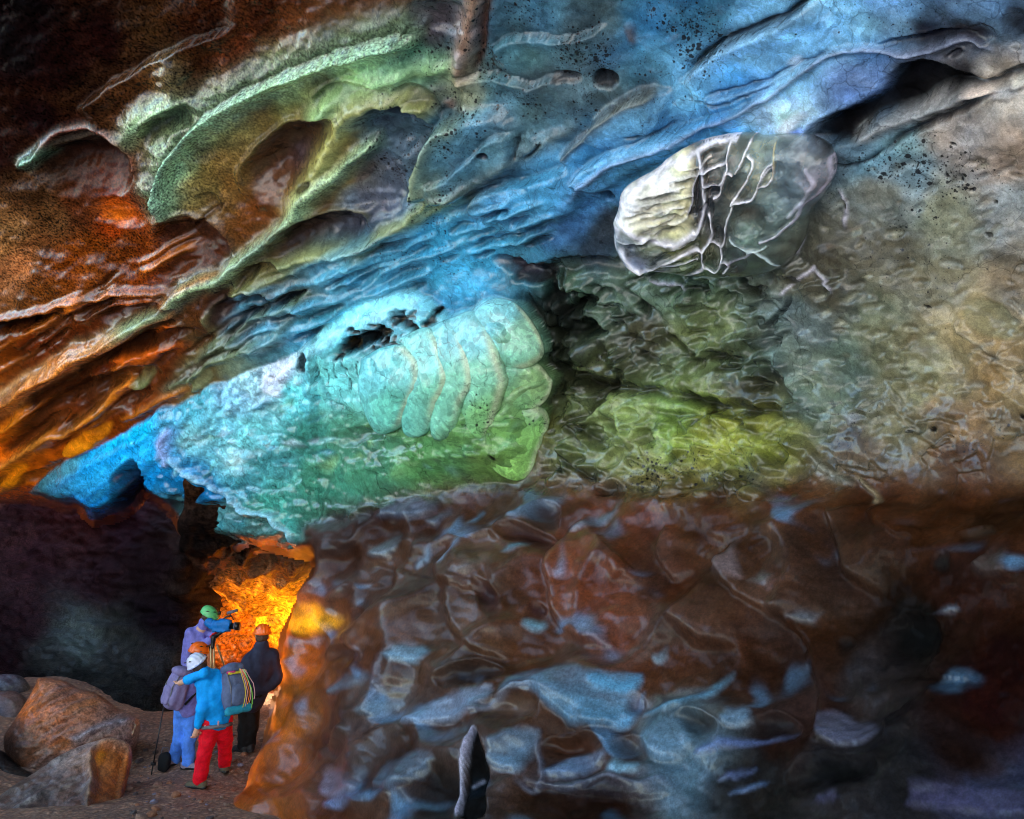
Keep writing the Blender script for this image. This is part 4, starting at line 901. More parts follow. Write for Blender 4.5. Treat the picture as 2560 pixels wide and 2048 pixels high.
# fold the rim away from the camera so that the opening has thickness
fold = np.clip(1 - sd / 46.0, 0, 1.6) ** 2
DD = D + fold * 0.85
BASE = at(X, Y, DD)
gx = np.gradient(at(X, Y, D), axis=1); gy = np.gradient(at(X, Y, D), axis=0)
N = np.cross(gx, gy); N /= np.linalg.norm(N, axis=-1, keepdims=True) + 1e-9
flip = ((CAM - BASE) * N).sum(-1) < 0
N[flip] *= -1
F.P = BASE + N * (F.h * (1 - np.clip(fold, 0, 1)) * D / FPX)[..., None]
H_, W_ = X.shape
idx = np.arange(H_ * W_).reshape(H_, W_)
quads = np.stack([idx[:-1, :-1], idx[1:, :-1], idx[1:, 1:], idx[:-1, 1:]], -1)
keep = (sd[:-1, :-1] > -14)
wall_line = np.interp(X[:-1, :-1][0], [-1000, 600, 760, 1000, 1250, 1450, 1700, 1950, 2250, 2600, 3600], [1250, 1300, 1310, 1260, 1230, 1240, 1290, 1280, 1190, 1120, 1120])[None]
is_wall = (Y[:-1, :-1] > wall_line + 14 * fbm(X / 50, Y / 50, X * 0, 95, 2)[:-1, :-1])
M_ICE = mat_ice('glacier_ice', 0.22, 0.19, 58.0, coat=0.9, thin=True, crack=0.42)
M_SILT = mat_ice('silty_ice', 0.34, 0.14, 50.0, coat=0.5, mottle=0.28, thin=True, crack=0.06, cscale=3.0)
def sheet_part(name, sel, mat):
    q = quads[keep & sel].reshape(-1, 4)
    used, inv = np.unique(q, return_inverse=True)
    o = mesh_from(name, F.P.reshape(-1, 3)[used], inv.reshape(-1, 4), mat, None, np.clip(F.col.reshape(-1, 3)[used], 0.002, 0.9),
                  {'speck': F.speck.ravel()[used], 'grain': F.grain.ravel()[used], 'thin': np.clip(F.thin.ravel()[used], 0, 1)})
    return o
# where the ice is thin, daylight from outside comes through it
wx, wy = F.WX, F.WY
amber = np.exp(-(np.clip(sd, 0, 1e9) / 95) ** 2) * sstep(1440, 1540, Y) * sstep(2060, 1960, Y)
amber = amber + 0.9 * np.exp(-(((wx - 805) / 60) ** 2 + ((wy - 1555) / 36) ** 2))
F.thin += 0.11 * amber * np.clip(0.5 + 1.5 * fbm(X / 45, Y / 60, X * 0, 151, 3), 0, 2)
F.thin += 0.035 * sstep(0.10, 0.40, F.col.max(-1)) * sstep(1260, 1180, Y) * sstep(1200, 800, X)
F.thin += 0.10 * np.exp(-(((wx - 1992) / 34) ** 2 + ((wy - 295) / 26) ** 2)) + 0.05 * np.exp(-(((wx - 1992) / 18) ** 2 + ((wy - 155) / 12) ** 2))
F.thin += 0.030 * np.exp(-(((wx - 1850) / 300) ** 2 + ((wy - 180 + 0.35 * (wx - 1850)) / 110) ** 2))
F.thin += 0.060 * np.exp(-(((wx - 20) / 130) ** 2 + ((wy - 1170) / 60) ** 2)) + 0.04 * np.exp(-(((wx - 150) / 260) ** 2 + ((wy - 1060 + 0.55 * (wx - 150)) / 80) ** 2))
is_turq = turq_mask[:-1, :-1]
ceiling = tag(sheet_part('cave_ceiling', ~is_wall & ~is_turq, M_ICE), kind='structure')
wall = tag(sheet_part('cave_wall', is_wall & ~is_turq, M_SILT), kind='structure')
turq = tag(sheet_part('turquoise_ice_body', is_turq, M_TURQ), 'long turquoise and pale green ice body bulging from the cave roof with rounded overlapping lobes', 'ice formation')

# ------------------------------------------------------------------ ground
def ground_z(x, y):
    x = np.asarray(x, float); y = np.asarray(y, float)
    z = 0.50 * sstep(11.3, 13.8, y) + 0.22 * np.exp(-(((x + 3.9) / 0.8) ** 2 + ((y - 12.3) / 0.9) ** 2)) * (1 - sstep(11.3, 13.8, y) * 0.6)
    z = z + 0.55 * sstep(-5.6, -8.2, x) * sstep(9, 12, y)
    return z
def ground_full(x, y):
    z = ground_z(x, y)
    return z + 0.05 * fbm(x * 1.1, y * 1.1, x * 0 + 0.5, 61, 4) + 0.018 * fbm(x * 7, y * 7, x * 0 + 0.5, 62, 3)

gx_ = np.concatenate([np.linspace(-300, -14, 24), np.arange(-13.5, -8.2, 0.3), np.arange(-8, -1.5, 0.03), np.arange(-1.4, 9, 0.3), np.linspace(10, 300, 24)])
gy_ = np.concatenate([np.linspace(-300, -10, 24), np.arange(-9.5, 6.5, 0.4), np.arange(6.6, 16.5, 0.03), np.arange(16.8, 26, 0.4), np.linspace(28, 300, 22)])
GX, GY = np.meshgrid(gx_, gy_)
GZ = ground_full(GX, GY)
far = np.clip(np.maximum(np.abs(GX) - 14, np.abs(GY - 8) - 18) / 40, 0, 1)
GZ = GZ + 2.0 * far * fbm(GX / 40, GY / 40, GX * 0, 63, 3)
gi = np.arange(GX.size).reshape(GX.shape)
gq = np.stack([gi[:-1, :-1], gi[:-1, 1:], gi[1:, 1:], gi[1:, :-1]], -1).reshape(-1, 4)
bg = NT('gravel_ground')
pos = bg.n('ShaderNodeNewGeometry').outputs['Position']
na = bg.n('ShaderNodeTexNoise', i_Scale=1.6, i_Detail=6.0, i_Roughness=0.65); bg.l(pos, na.inputs['Vector'])
nb = bg.n('ShaderNodeTexNoise', i_Scale=24.0, i_Detail=5.0, i_Roughness=0.7); bg.l(pos, nb.inputs['Vector'])
vo = bg.n('ShaderNodeTexVoronoi', i_Scale=15.0); bg.l(pos, vo.inputs['Vector'])
cc = bg.mix(bg.ramp(na.outputs[0], 0.35, 0.65), (0.22, 0.10, 0.06), (0.48, 0.23, 0.13))
cc = bg.mix(bg.ramp(nb.outputs[0], 0.42, 0.68), cc, (0.56, 0.34, 0.22))
cc = bg.mix(bg.ramp(vo.outputs['Distance'], 0.2, 0.55, 0.0, 0.55), cc, (0.06, 0.042, 0.038))
# unseen snow, added to bounce light up under the ceiling
sp = bg.n('ShaderNodeSeparateXYZ'); bg.l(pos, sp.inputs[0])
snow = bg.math('ADD', sp.outputs[1], bg.math('MULTIPLY', bg.math('SUBTRACT', na.outputs[0], 0.5), 4.0))
snow = bg.ramp(snow, 3.5, 5.5, 1.0, 0.0)
snow2 = bg.math('ADD', sp.outputs[1], bg.math('MULTIPLY', bg.math('SUBTRACT', na.outputs[0], 0.5), 4.0))
snow = bg.math('MAXIMUM', snow, bg.ramp(snow2, 24.0, 28.0))
cc = bg.mix(snow, cc, (0.80, 0.83, 0.88))
bg.l(cc, bg.p.inputs['Base Color']); bg.p.inputs['Roughness'].default_value = 0.7
hb = bg.math('ADD', nb.outputs[0], bg.math('MULTIPLY', vo.outputs['Distance'], -0.6))
bp_ = bg.n('ShaderNodeBump', i_Strength=0.8, i_Distance=0.04); bg.l(hb, bp_.inputs['Height']); bg.l(bp_.outputs[0], bg.p.inputs['Normal'])
tag(mesh_from('ground', np.stack([GX, GY, GZ], -1), gq, bg.m), kind='structure')

# ------------------------------------------------------------------ unseen shells added round and behind the camera, so light enters from the left
def shell(name, us, vs, fn, col):
    U, V = np.meshgrid(us, vs)
    P = fn(U, V)
    i = np.arange(U.size).reshape(U.shape)
    q = np.stack([i[:-1, :-1], i[:-1, 1:], i[1:, 1:], i[1:, :-1]], -1).reshape(-1, 4)
    c_ = np.tile(lin(col).astype(np.float32), (U.size, 1)) * (1 + 0.4 * fbm(P[..., 0] / 1.5, P[..., 1] / 1.5, P[..., 2] / 1.5, 7, 3)).reshape(-1, 1)
    return tag(mesh_from(name, P, q, M_ICE, None, np.clip(c_, 0.002, 0.9), {'speck': np.full(U.size, 0.2), 'grain': np.full(U.size, 0.3), 'thin': np.zeros(U.size)}), kind='structure')
def added_roof_fn(x, y):
    z = 7.6 + 0.25 * np.clip(-y, 0, 9) - 0.02 * (x + 3) ** 2 + 0.5 * fbm(x / 2.2, y / 2.2, x * 0, 201, 4)
    return np.stack([x, y, z], -1)
shell('added_roof', np.arange(-17, 8.6, 0.25), np.arange(-9, 5.6, 0.25), added_roof_fn, (96, 118, 132))
def side_fn(t, z):
    a = t
    x = 5.2 + 0.6 * np.sin(a * 0.6) + 0.5 * fbm(a / 2, z / 1.6, a * 0, 203, 4) - 0.06 * (z - 3) ** 2
    return np.stack([x, a, z], -1)
shell('added_side_wall', np.arange(-9, 4.4, 0.2), np.arange(-0.4, 8.4, 0.2), side_fn, (84, 70, 60))

def sun_blocker_fn(t, z):
    y = 12.05 + t * 3.4
    x = -2.2 + 0.9 * np.sin(t * 3.1) - 0.3 * (z - 1.5) * 0.3 + 0.35 * fbm(y / 0.9, z / 0.9, y * 0, 207, 4)
    return np.stack([x, y, z], -1)
shell('sun_blocker', np.arange(0, 1.01, 0.03), np.arange(-0.5, 7.0, 0.12), sun_blocker_fn, (64, 30, 12))  # rock sheet added to keep the sun off the left floor

def simple_field(xs, ys, depth_pts, zones, warp=20, grain=0.4, speck=0.0):
    f = Field(xs, ys)
    f.D = tps(depth_pts)(f.X, f.Y)
    f.warp(warp, 80, 17)
    f.col = idw(f.WX, f.WY, zones); f.grain[:] = grain; f.speck[:] = speck
    return f

def finish_field(f, name, mat, keep=None, hscale=1.0):
    B = at(f.X, f.Y, f.D)
    a = np.gradient(B, axis=1); b = np.gradient(B, axis=0)
    n = np.cross(a, b); n /= np.linalg.norm(n, axis=-1, keepdims=True) + 1e-9
    n[((CAM - B) * n).sum(-1) < 0] *= -1
    P = B + n * (f.h * hscale * f.D / FPX)[..., None]
    i = np.arange(f.X.size).reshape(f.X.shape)
    q = np.stack([i[:-1, :-1], i[1:, :-1], i[1:, 1:], i[:-1, 1:]], -1)
    q = q.reshape(-1, 4) if keep is None else q[keep[:-1, :-1]]
    used, inv = np.unique(q, return_inverse=True)
    return mesh_from(name, P.reshape(-1, 3)[used], inv.reshape(-1, 4), mat, None, np.clip(f.col.reshape(-1, 3)[used], 0.002, 0.9),
                     {'speck': f.speck.ravel()[used], 'grain': f.grain.ravel()[used]})

# ------------------------------------------------------------------ dark rock wall behind the path
M_ROCK = mat_ice('dark_rock', 0.45, 0.6, 20.0, coat=0.3, mottle=0.45)
L = simple_field(axis(-1500, -40, 600, 640, 5, 40), axis(700, 1150, 1900, 2000, 5, 40),
    [(-1500, 700, 11), (-1500, 1500, 8.5), (-1500, 2000, 7), (-600, 1000, 17), (-600, 1500, 12.5), (0, 1100, 18.5), (0, 1400, 17), (0, 1600, 15), (0, 1800, 12.2), (300, 1200, 17.5), (300, 1450, 16.5), (300, 1620, 15.2),
     (300, 1800, 13.2), (460, 1300, 14.6), (460, 1450, 14.6), (460, 1650, 14.6), (460, 1850, 13.4), (515, 1400, 14.8), (515, 1600, 14.9), (560, 1400, 17.5), (560, 1600, 17.5), (640, 1500, 21), (300, 2000, 12)],
    [(0, 1250, (22, 11, 15)), (430, 1300, (34, 20, 22)), (500, 1320, (24, 16, 16)), (480, 1380, (26, 18, 18)), (520, 1400, (34, 22, 20)), (520, 1600, (36, 22, 18)), (100, 1400, (36, 18, 22)), (200, 1350, (44, 22, 24)), (300, 1300, (34, 18, 24)), (250, 1450, (40, 22, 26)), (400, 1400, (30, 18, 22)), (450, 1350, (48, 34, 34)), (480, 1450, (36, 24, 20)),
     (490, 1550, (34, 20, 18)), (420, 1550, (22, 14, 20)), (60, 1550, (40, 22, 26)), (0, 1650, (38, 22, 26)), (200, 1620, (62, 72, 66)), (150, 1650, (46, 48, 45)), (280, 1640, (48, 48, 45)), (300, 1700, (34, 34, 32)), (350, 1780, (30, 28, 26)), (200, 1700, (30, 30, 28)), (100, 1720, (24, 22, 22)), (420, 1720, (26, 22, 22)),  # grey-green zones paint the sheen low on the wall
     (200, 1740, (42, 38, 36)), (380, 1650, (44, 40, 42)), (0, 1800, (50, 44, 46)), (-500, 1500, (40, 24, 26))], 30, 0.8)
L.h += (12 + 22 * sstep(1650, 1560, L.Y)) * fbm(L.X / 190, L.Y / 80, L.X * 0, 71, 5, 0.6) + 10 * fbm(L.X / 30, L.Y / 16, L.X * 0, 72, 3)
f1, f2, cid = worley(L.X / 70, L.Y / 45, L.X * 0, 73)
L.h += 16 * (f2 - f1) * sstep(1250, 1400, L.Y) * sstep(1640, 1540, L.Y)
tag(finish_field(L, 'rock_wall', M_ROCK, L.X < 522 + 9 * fbm(L.X / 40, L.Y / 40, L.X * 0, 74, 3)), kind='structure')

# ------------------------------------------------------------------ amber tunnel behind the people
M_AMBER = mat_ice('amber_ice', 0.12, 0.3, 20.0, trans=0.25, coat=1.0, mottle=0.4, fine=14.0, crack=0.25)
T = simple_field(axis(380, 420, 900, 1150, 3, 20), axis(1180, 1330, 1800, 1900, 3, 20),
    [(380, 1200, 13), (600, 1200, 12.8), (1100, 1200, 12.5), (500, 1370, 13.6), (640, 1370, 13.4), (800, 1370, 13.4), (500, 1440, 16.4), (640, 1440, 16.4), (800, 1430, 16.0), (520, 1550, 17.6), (650, 1550, 18.4),
     (760, 1540, 17.2), (1100, 1500, 16.5), (500, 1750, 16.4), (650, 1750, 17.5), (800, 1750, 16.5), (380, 1500, 17), (600, 1900, 16)],
    [(600, 1330, (24, 22, 20)), (500, 1330, (24, 20, 20)), (700, 1330, (24, 22, 20)), (600, 1370, (28, 24, 20)), (560, 1395, (46, 30, 20)), (700, 1390, (36, 32, 22)), (520, 1420, (50, 32, 24)), (600, 1420, (84, 44, 14)), (680, 1425, (76, 40, 12)), (740, 1420, (44, 28, 16)), (780, 1385, (30, 24, 18)), (760, 1350, (28, 24, 20)), (700, 1365, (28, 24, 20)), (640, 1390, (34, 26, 18)), (560, 1470, (160, 84, 12)), (640, 1480, (206, 116, 14)),  # dark top zones keep the painted amber glow low in the pocket
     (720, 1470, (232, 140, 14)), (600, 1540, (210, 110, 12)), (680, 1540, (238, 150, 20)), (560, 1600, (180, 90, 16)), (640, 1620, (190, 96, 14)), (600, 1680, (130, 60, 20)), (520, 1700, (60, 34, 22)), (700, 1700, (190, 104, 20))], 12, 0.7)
T.h += 16 * fbm(T.X / 60, T.Y / 40, T.X * 0, 81, 4, 0.6)
f1, cid = soft_worley(T.WX / 60, T.WY / 32, T.X * 0, 82, 7.0)
T.h += 46 * f1
f1, cid = soft_worley(T.WX / 22, T.WY / 13, T.X * 0, 83, 7.0)
T.h += 9 * f1
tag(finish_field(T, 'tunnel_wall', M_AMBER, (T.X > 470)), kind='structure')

# ------------------------------------------------------------------ solid masses: a closed body with its own outline, thickness and relief
def mass(name, poly, depth_pts, step, bulge, width, sculpt, mat, thick=0.5, pad=6, smooth_n=4, spec=None):
    """front and back skins of a lump that share one rim; bulge and thick in metres, width of the rounded rim in pixels"""
    poly = smooth_line(list(poly) + [poly[0]], smooth_n)[:-1]
    p = np.array(poly)
    f = Field(np.arange(p[:, 0].min() - pad, p[:, 0].max() + pad + step, step), np.arange(p[:, 1].min() - pad, p[:, 1].max() + pad + step, step))
    f.D = tps(depth_pts)(f.X, f.Y)
    d, _, _ = poly_dist(f.X, f.Y, poly); ins = in_poly(f.X, f.Y, poly)
    s = np.where(ins, d, -d)
    f.s = s
    t = np.clip(s / width, 0, 1)
    dome = np.sqrt(np.clip(1 - (1 - t) ** 2, 0, 1))
    sculpt(f)
    keepv = s > -step * 0.75
    B = at(f.X, f.Y, f.D)
    rel = f.h * f.D / FPX * np.clip(s / (0.25 * width), 0, 1)
    toc = CAM - B; toc /= np.linalg.norm(toc, axis=-1, keepdims=True)
    a = np.gradient(B, axis=1); b = np.gradient(B, axis=0)
    n = np.cross(a, b); n /= np.linalg.norm(n, axis=-1, keepdims=True) + 1e-9
    n[(toc * n).sum(-1) < 0] *= -1
    front = B + n * (bulge * dome + rel)[..., None]
    back = B - n * (thick * dome)[..., None]
    # pull rim vertices onto the outline
    gs = np.stack(np.gradient(s, step), 0)
    g = np.sqrt(gs[0] ** 2 + gs[1] ** 2) + 1e-6
    i = np.arange(f.X.size).reshape(f.X.shape)
    q = np.stack([i[:-1, :-1], i[1:, :-1], i[1:, 1:], i[:-1, 1:]], -1)
    kq = (keepv[:-1, :-1] & keepv[1:, :-1] & keepv[1:, 1:] & keepv[:-1, 1:])
    # vertices just outside: slide them in along the gradient
    out = keepv & (s < 0)
    Xs = f.X - np.where(out, s * gs[1] / g ** 2, 0); Ys = f.Y - np.where(out, s * gs[0] / g ** 2, 0)
    rimP = at(Xs, Ys, f.D)
    front = np.where(out[..., None], rimP, front); back = np.where(out[..., None], rimP, back)
    qf = q[kq]
    used, inv = np.unique(qf, return_inverse=True)
    fv = front.reshape(-1, 3)[used]; bv = back.reshape(-1, 3)[used]
    qi = inv.reshape(-1, 4); nU = len(used)
    ou = out.ravel()[used]
    # boundary of kept quads: sew both skins together
    e = np.concatenate([qi[:, [0, 1]], qi[:, [1, 2]], qi[:, [2, 3]], qi[:, [3, 0]]])
    es = np.sort(e, 1); key = es[:, 0].astype(np.int64) * nU + es[:, 1]
    u, first, cnt = np.unique(key, return_index=True, return_counts=True)
    be = e[first[cnt == 1]]
    side = np.stack([be[:, 1], be[:, 0], be[:, 0] + nU, be[:, 1] + nU], -1)
    faces = np.concatenate([qi, qi[:, ::-1] + nU, side])
    c = np.clip(f.col.reshape(-1, 3)[used], 0.002, 0.92)
    sp = f.speck.ravel()[used]; gr = f.grain.ravel()[used]
    o = mesh_from(name, np.concatenate([fv, bv]), faces, mat, None, np.concatenate([c, c]), {'speck': np.concatenate([sp, sp]), 'grain': np.concatenate([gr, gr])})
    bmq = bmesh.new(); bmq.from_mesh(o.data)
    bmesh.ops.remove_doubles(bmq, verts=bmq.verts, dist=0.0005)
    bmesh.ops.recalc_face_normals(bmq, faces=bmq.faces)
    bmq.to_mesh(o.data); bmq.free()
    return o

# ------------------------------------------------------------------ the row of rounded lobes on the turquoise body, each in front of the next
_Q = F.P[slT].reshape(-1, 3) - CAM
_qd = _Q @ FWD; _qx = 1280 + FPX * _Q[:, 0] / _qd; _qy = 1024 - FPX * (_Q @ UPV) / _qd
def surf_depth(x, y, r=22):
    m_ = (_qx - x) ** 2 + (_qy - y) ** 2 < r * r
    return float(np.median(np.sort(_qd[m_])[:max(3, int(m_.sum() * 0.4))])) if m_.sum() > 2 else float(cave_depth(np.array(x), np.array(y))) - 0.35
def lobe(poly, off, zones, seed, bulge=0.12, width=46):
    p = np.array(poly, float)
    cx, cy = p.mean(0)
    sm = np.array([surf_depth(x, y) for x, y in p]); X1 = np.c_[np.ones(len(p)), p - [cx, cy]]
    cf = np.linalg.lstsq(X1, sm, rcond=None)[0]                # plane through the ice surface under the lobe
    pts = []
    for x, y in list(map(tuple, p)) + [(cx, cy)]:
        sink = 0.16 * float(sstep(985, 1080, y)) * (x < 1262)
        pts.append((x, y, float(cf[0] + cf[1] * (x - cx) + cf[2] * (y - cy)) - off + sink))
    def fn(f):
        f.warp(8, 40, seed); f.col = idw(f.WX, f.WY, zones) * np.array([0.88, 1.0, 0.98], np.float32) * (1.12 + 0.25 * fbm(f.X / 40, f.Y / 60, f.X * 0, seed + 1, 4))[..., None]
        f.grain[:] = 0.08; f.speck[:] = 0.12 + 0.5 * sstep(940, 1010, f.Y + 20 * fbm(f.X / 20, f.Y / 20, f.X * 0, seed + 5, 2)) * sstep(1080, 1140, f.X) * sstep(1090, 1040, f.Y)
        f.h += 7 * fbm(f.X / 40, f.Y / 60, f.X * 0, seed + 2, 4)
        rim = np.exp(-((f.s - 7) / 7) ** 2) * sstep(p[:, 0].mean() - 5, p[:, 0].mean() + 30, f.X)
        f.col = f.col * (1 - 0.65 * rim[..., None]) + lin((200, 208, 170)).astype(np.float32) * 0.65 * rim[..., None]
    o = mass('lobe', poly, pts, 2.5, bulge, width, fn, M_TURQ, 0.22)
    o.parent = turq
LZ = [(900, 880, (116, 196, 206)), (960, 930, (124, 200, 204)), (1030, 930, (138, 206, 200)), (1000, 1000, (110, 185, 165)), (1080, 880, (142, 204, 200)), (1100, 980, (124, 186, 160)), (1150, 830, (136, 198, 206)), (1165, 960, (140, 196, 168)), (1210, 830, (140, 200, 206)), (1240, 940, (132, 184, 154)),
      (1220, 1030, (124, 170, 110)), (1260, 770, (140, 204, 214)), (1320, 840, (158, 200, 172)), (1280, 890, (132, 186, 160)), (1330, 950, (144, 172, 116)), (1280, 990, (120, 158, 106)), (1300, 1090, (134, 178, 98)), (1280, 1160, (140, 180, 94)), (1240, 1100, (120, 166, 100))]
lobe([(905, 895), (955, 868), (1008, 862), (1040, 890), (1053, 932), (1050, 966), (1030, 1010), (1000, 1070), (940, 1080), (900, 985)], 0.15, LZ, 501)
lobe([(1000, 845), (1062, 818), (1095, 842), (1116, 892), (1127, 937), (1120, 976), (1098, 1010), (1066, 1085), (1010, 1080), (1005, 960)], 0.11, LZ, 511)
lobe([(1070, 822), (1130, 795), (1159, 832), (1179, 892), (1186, 946), (1178, 977), (1156, 1010), (1130, 1090), (1080, 1085), (1078, 920)], 0.07, LZ, 521)
lobe([(1115, 800), (1183, 776), (1221, 816), (1246, 872), (1263, 932), (1266, 962), (1246, 1032), (1214, 1100), (1160, 1080), (1145, 900)], 0.03, LZ, 531)
lobe([(1178, 790), (1202, 762), (1242, 745), (1290, 758), (1331, 803), (1356, 850), (1361, 882), (1345, 907), (1300, 926), (1245, 910), (1205, 850)], 0.00, LZ, 541, 0.14, 60)
lobe([(1248, 915), (1300, 905), (1347, 910), (1371, 936), (1383, 957), (1367, 1000), (1332, 1024), (1270, 1020), (1243, 968)], -0.02, LZ, 551, 0.10)
lobe([(1232, 1030), (1290, 1012), (1345, 1014), (1369, 1032), (1373, 1066), (1347, 1130), (1327, 1186), (1284, 1202), (1228, 1166), (1215, 1086)], -0.05, LZ, 561, 0.11, 60)

# ------------------------------------------------------------------ clear ice lump at the upper right
bc = NT('clear_ice')
colA = bc.n('ShaderNodeAttribute', attribute_name='Col'); wA = bc.n('ShaderNodeAttribute', attribute_name='speck'); posA = bc.n('ShaderNodeNewGeometry').outputs['Position']
nA = bc.n('ShaderNodeTexNoise', i_Scale=7.0, i_Detail=7.0, i_Roughness=0.65); bc.l(posA, nA.inputs['Vector'])
nB = bc.n('ShaderNodeTexNoise', i_Scale=40.0, i_Detail=4.0, i_Roughness=0.6); bc.l(posA, nB.inputs['Vector'])
sc_ = bc.n('ShaderNodeVectorMath', operation='SCALE'); bc.l(colA.outputs['Color'], sc_.inputs[0]); bc.l(bc.ramp(nA.outputs[0], 0.3, 0.7, 0.55, 1.4), sc_.inputs['Scale'])
bc.l(sc_.outputs[0], bc.p.inputs['Base Color'])
bc.p.inputs['Roughness'].default_value = 0.08
bc.p.inputs['IOR'].default_value = 1.31
bc.p.inputs['Coat Weight'].default_value = 1.0
bc.p.inputs['Coat Roughness'].default_value = 0.03
bc.p.inputs['Coat IOR'].default_value = 1.4
bc.l(bc.ramp(wA.outputs['Fac'], 0.0, 1.0, 0.7, 0.0), bc.p.inputs['Transmission Weight'])
bpc = bc.n('ShaderNodeBump', i_Strength=0.18, i_Distance=0.05); bc.l(bc.math('ADD', nA.outputs[0], bc.math('MULTIPLY', nB.outputs[0], 0.15)), bpc.inputs['Height'])
bc.l(bpc.outputs[0], bc.p.inputs['Normal']); bc.l(bpc.outputs[0], bc.p.inputs['Coat Normal'])
LUMP = [(1533, 560), (1545, 530), (1552, 490), (1568, 470), (1590, 455), (1640, 428), (1672, 400), (1710, 376), (1748, 358), (1790, 346), (1840, 338), (1885, 338), (1900, 344), (1950, 340), (2000, 340), (2048, 356), (2080, 382), (2088, 420),
        (2078, 462), (2050, 500), (2022, 540), (2012, 590), (1985, 640), (1950, 668), (1880, 688), (1815, 690), (1760, 686), (1712, 684), (1660, 676), (1620, 672), (1588, 680), (1560, 660), (1538, 620)]
def sculpt_lump(f):
    X, Y = f.X, f.Y
    f.warp(7, 40, 37)
    f.col = idw(f.WX, f.WY, [(1560, 500, (225, 228, 225)), (1600, 480, (220, 212, 190)), (1660, 440, (228, 222, 200)), (1700, 410, (214, 206, 168)), (1660, 500, (220, 212, 168)), (1700, 490, (204, 196, 150)), (1600, 540, (180, 176, 150)), (1560, 600, (120, 130, 140)), (1600, 590, (104, 112, 86)),
        (1680, 600, (116, 116, 60)), (1640, 640, (120, 130, 130)), (1570, 650, (150, 158, 190)), (1700, 660, (100, 116, 84)), (1770, 400, (86, 76, 62)), (1820, 380, (110, 106, 92)), (1860, 400, (120, 122, 104)), (1900, 370, (150, 160, 140)), (1790, 450, (70, 60, 60)), (1760, 500, (52, 46, 60)), (1800, 500, (70, 74, 64)),
        (1850, 440, (100, 94, 70)), (1930, 430, (160, 156, 124)), (1980, 400, (130, 146, 150)), (2040, 380, (112, 116, 122)), (2060, 430, (140, 134, 144)), (2000, 460, (128, 144, 150)), (1950, 480, (120, 140, 136)), (1900, 500, (92, 84, 66)), (1900, 560, (100, 124, 110)), (1970, 540, (120, 138, 130)), (1800, 560, (60, 58, 56)), (1780, 600, (92, 90, 56)),
        (1860, 620, (76, 92, 92)), (1920, 640, (82, 102, 92)), (1860, 670, (60, 66, 56)), (1780, 660, (80, 108, 84)), (2000, 600, (88, 92, 78))])
    f.grain[:] = 0.2
    f.col = np.clip(f.col * 1.5 + 0.05 * sstep(1740, 1800, f.WX)[..., None], 0, 0.9)
    f.speck[:] = 0.05 + 0.75 * sstep(1765, 1690, f.WX) * sstep(620, 560, f.WY) + 0.45 * np.clip(fbm(X / 38, Y / 30, X * 0, 113, 4) + 0.15, 0, 1)
    f.col *= (1 + 0.95 * fbm(X / 34, Y / 22, X * 0, 114, 4))[..., None]      # here: share of white rime, which is not clear
    f.h += 10 * fbm(X / 60, Y / 50, X * 0, 111, 4)
    for cx, cy, rx, ry, rot, dp in ((1800, 375, 46, 30, -20, 20), (1790, 412, 32, 14, -12, 14), (1792, 450, 30, 22, -20, 18), (1870, 440, 34, 40, 40, 22), (1770, 510, 22, 46, 20, 28), (1900, 520, 50, 46, 0, 18), (1810, 580, 30, 50, 10, 22), (1640, 560, 70, 22, -12, 18), (1690, 600, 70, 20, -22, 18), (1680, 640, 70, 18, -18, 14),
                                   (1980, 450, 60, 80, 20, 16), (1960, 400, 30, 26, 0, 12), (1860, 620, 40, 40, 0, 16), (1620, 590, 30, 20, 0, 12), (1780, 625, 26, 24, 0, 12), (1590, 620, 30, 40, 0, 10)):
        f.cup(cx, cy, rx, ry, rot, dp)
    def line(pts, w=4.5, h=14, c=(246, 242, 255), a=1.0):
        w = w * 0.72; h = h * 0.7
        pts2 = smooth_line(pts); sl = f.box(pts2, 40)
        if sl is None: return
        d, t, _ = poly_dist(f.WX[sl], f.WY[sl], pts2, False)
        k = np.exp(-(d / w) ** 2)
        f.h[sl] += h * np.exp(-(d / (w * 1.5)) ** 2)
        f.paint(sl, a * k, c); f.speck[sl] = np.maximum(f.speck[sl], k)
    line([(1540, 545), (1552, 500), (1600, 456), (1680, 402), (1748, 366), (1800, 346), (1850, 342)], 6, 8)
    line([(1748, 372), (1758, 400), (1764, 440), (1766, 480), (1757, 520), (1738, 555), (1704, 580), (1670, 590)], 8)
    line([(1752, 390), (1735, 440), (1730, 480), (1720, 500)], 4)
    line([(1755, 402), (1800, 394), (1832, 378), (1838, 345)]); line([(1764, 428), (1800, 432), (1818, 424), (1830, 402), (1852, 406)]); line([(1836, 370), (1834, 400), (1822, 430), (1808, 455), (1792, 464)])
    line([(1884, 342), (1878, 372), (1862, 402)], 4); line([(1852, 474), (1878, 442), (1896, 418), (1906, 388), (1890, 364)]); line([(1852, 477), (1900, 470), (1915, 462), (1928, 432), (1936, 405), (1958, 385)])
    line([(1928, 440), (1946, 436), (1958, 418), (1960, 392)], 4); line([(1928, 432), (1940, 410), (1954, 398)], 3)
    line([(1852, 478), (1846, 512), (1834, 545), (1826, 580), (1820, 590), (1824, 618), (1815, 640), (1795, 650), (1765, 640), (1756, 618), (1757, 590)])
    line([(1780, 512), (1792, 540), (1786, 565), (1760, 588), (1735, 592), (1690, 612), (1640, 640), (1610, 655)], 6); line([(1790, 570), (1808, 584), (1822, 586)], 4)
    line([(1824, 620), (1842, 636), (1826, 656)], 4); line([(1545, 548), (1580, 568), (1640, 578), (1690, 572), (1730, 550)], 9, 14); line([(1600, 556), (1650, 540), (1700, 520), (1735, 490)], 5, 8, (230, 226, 210))
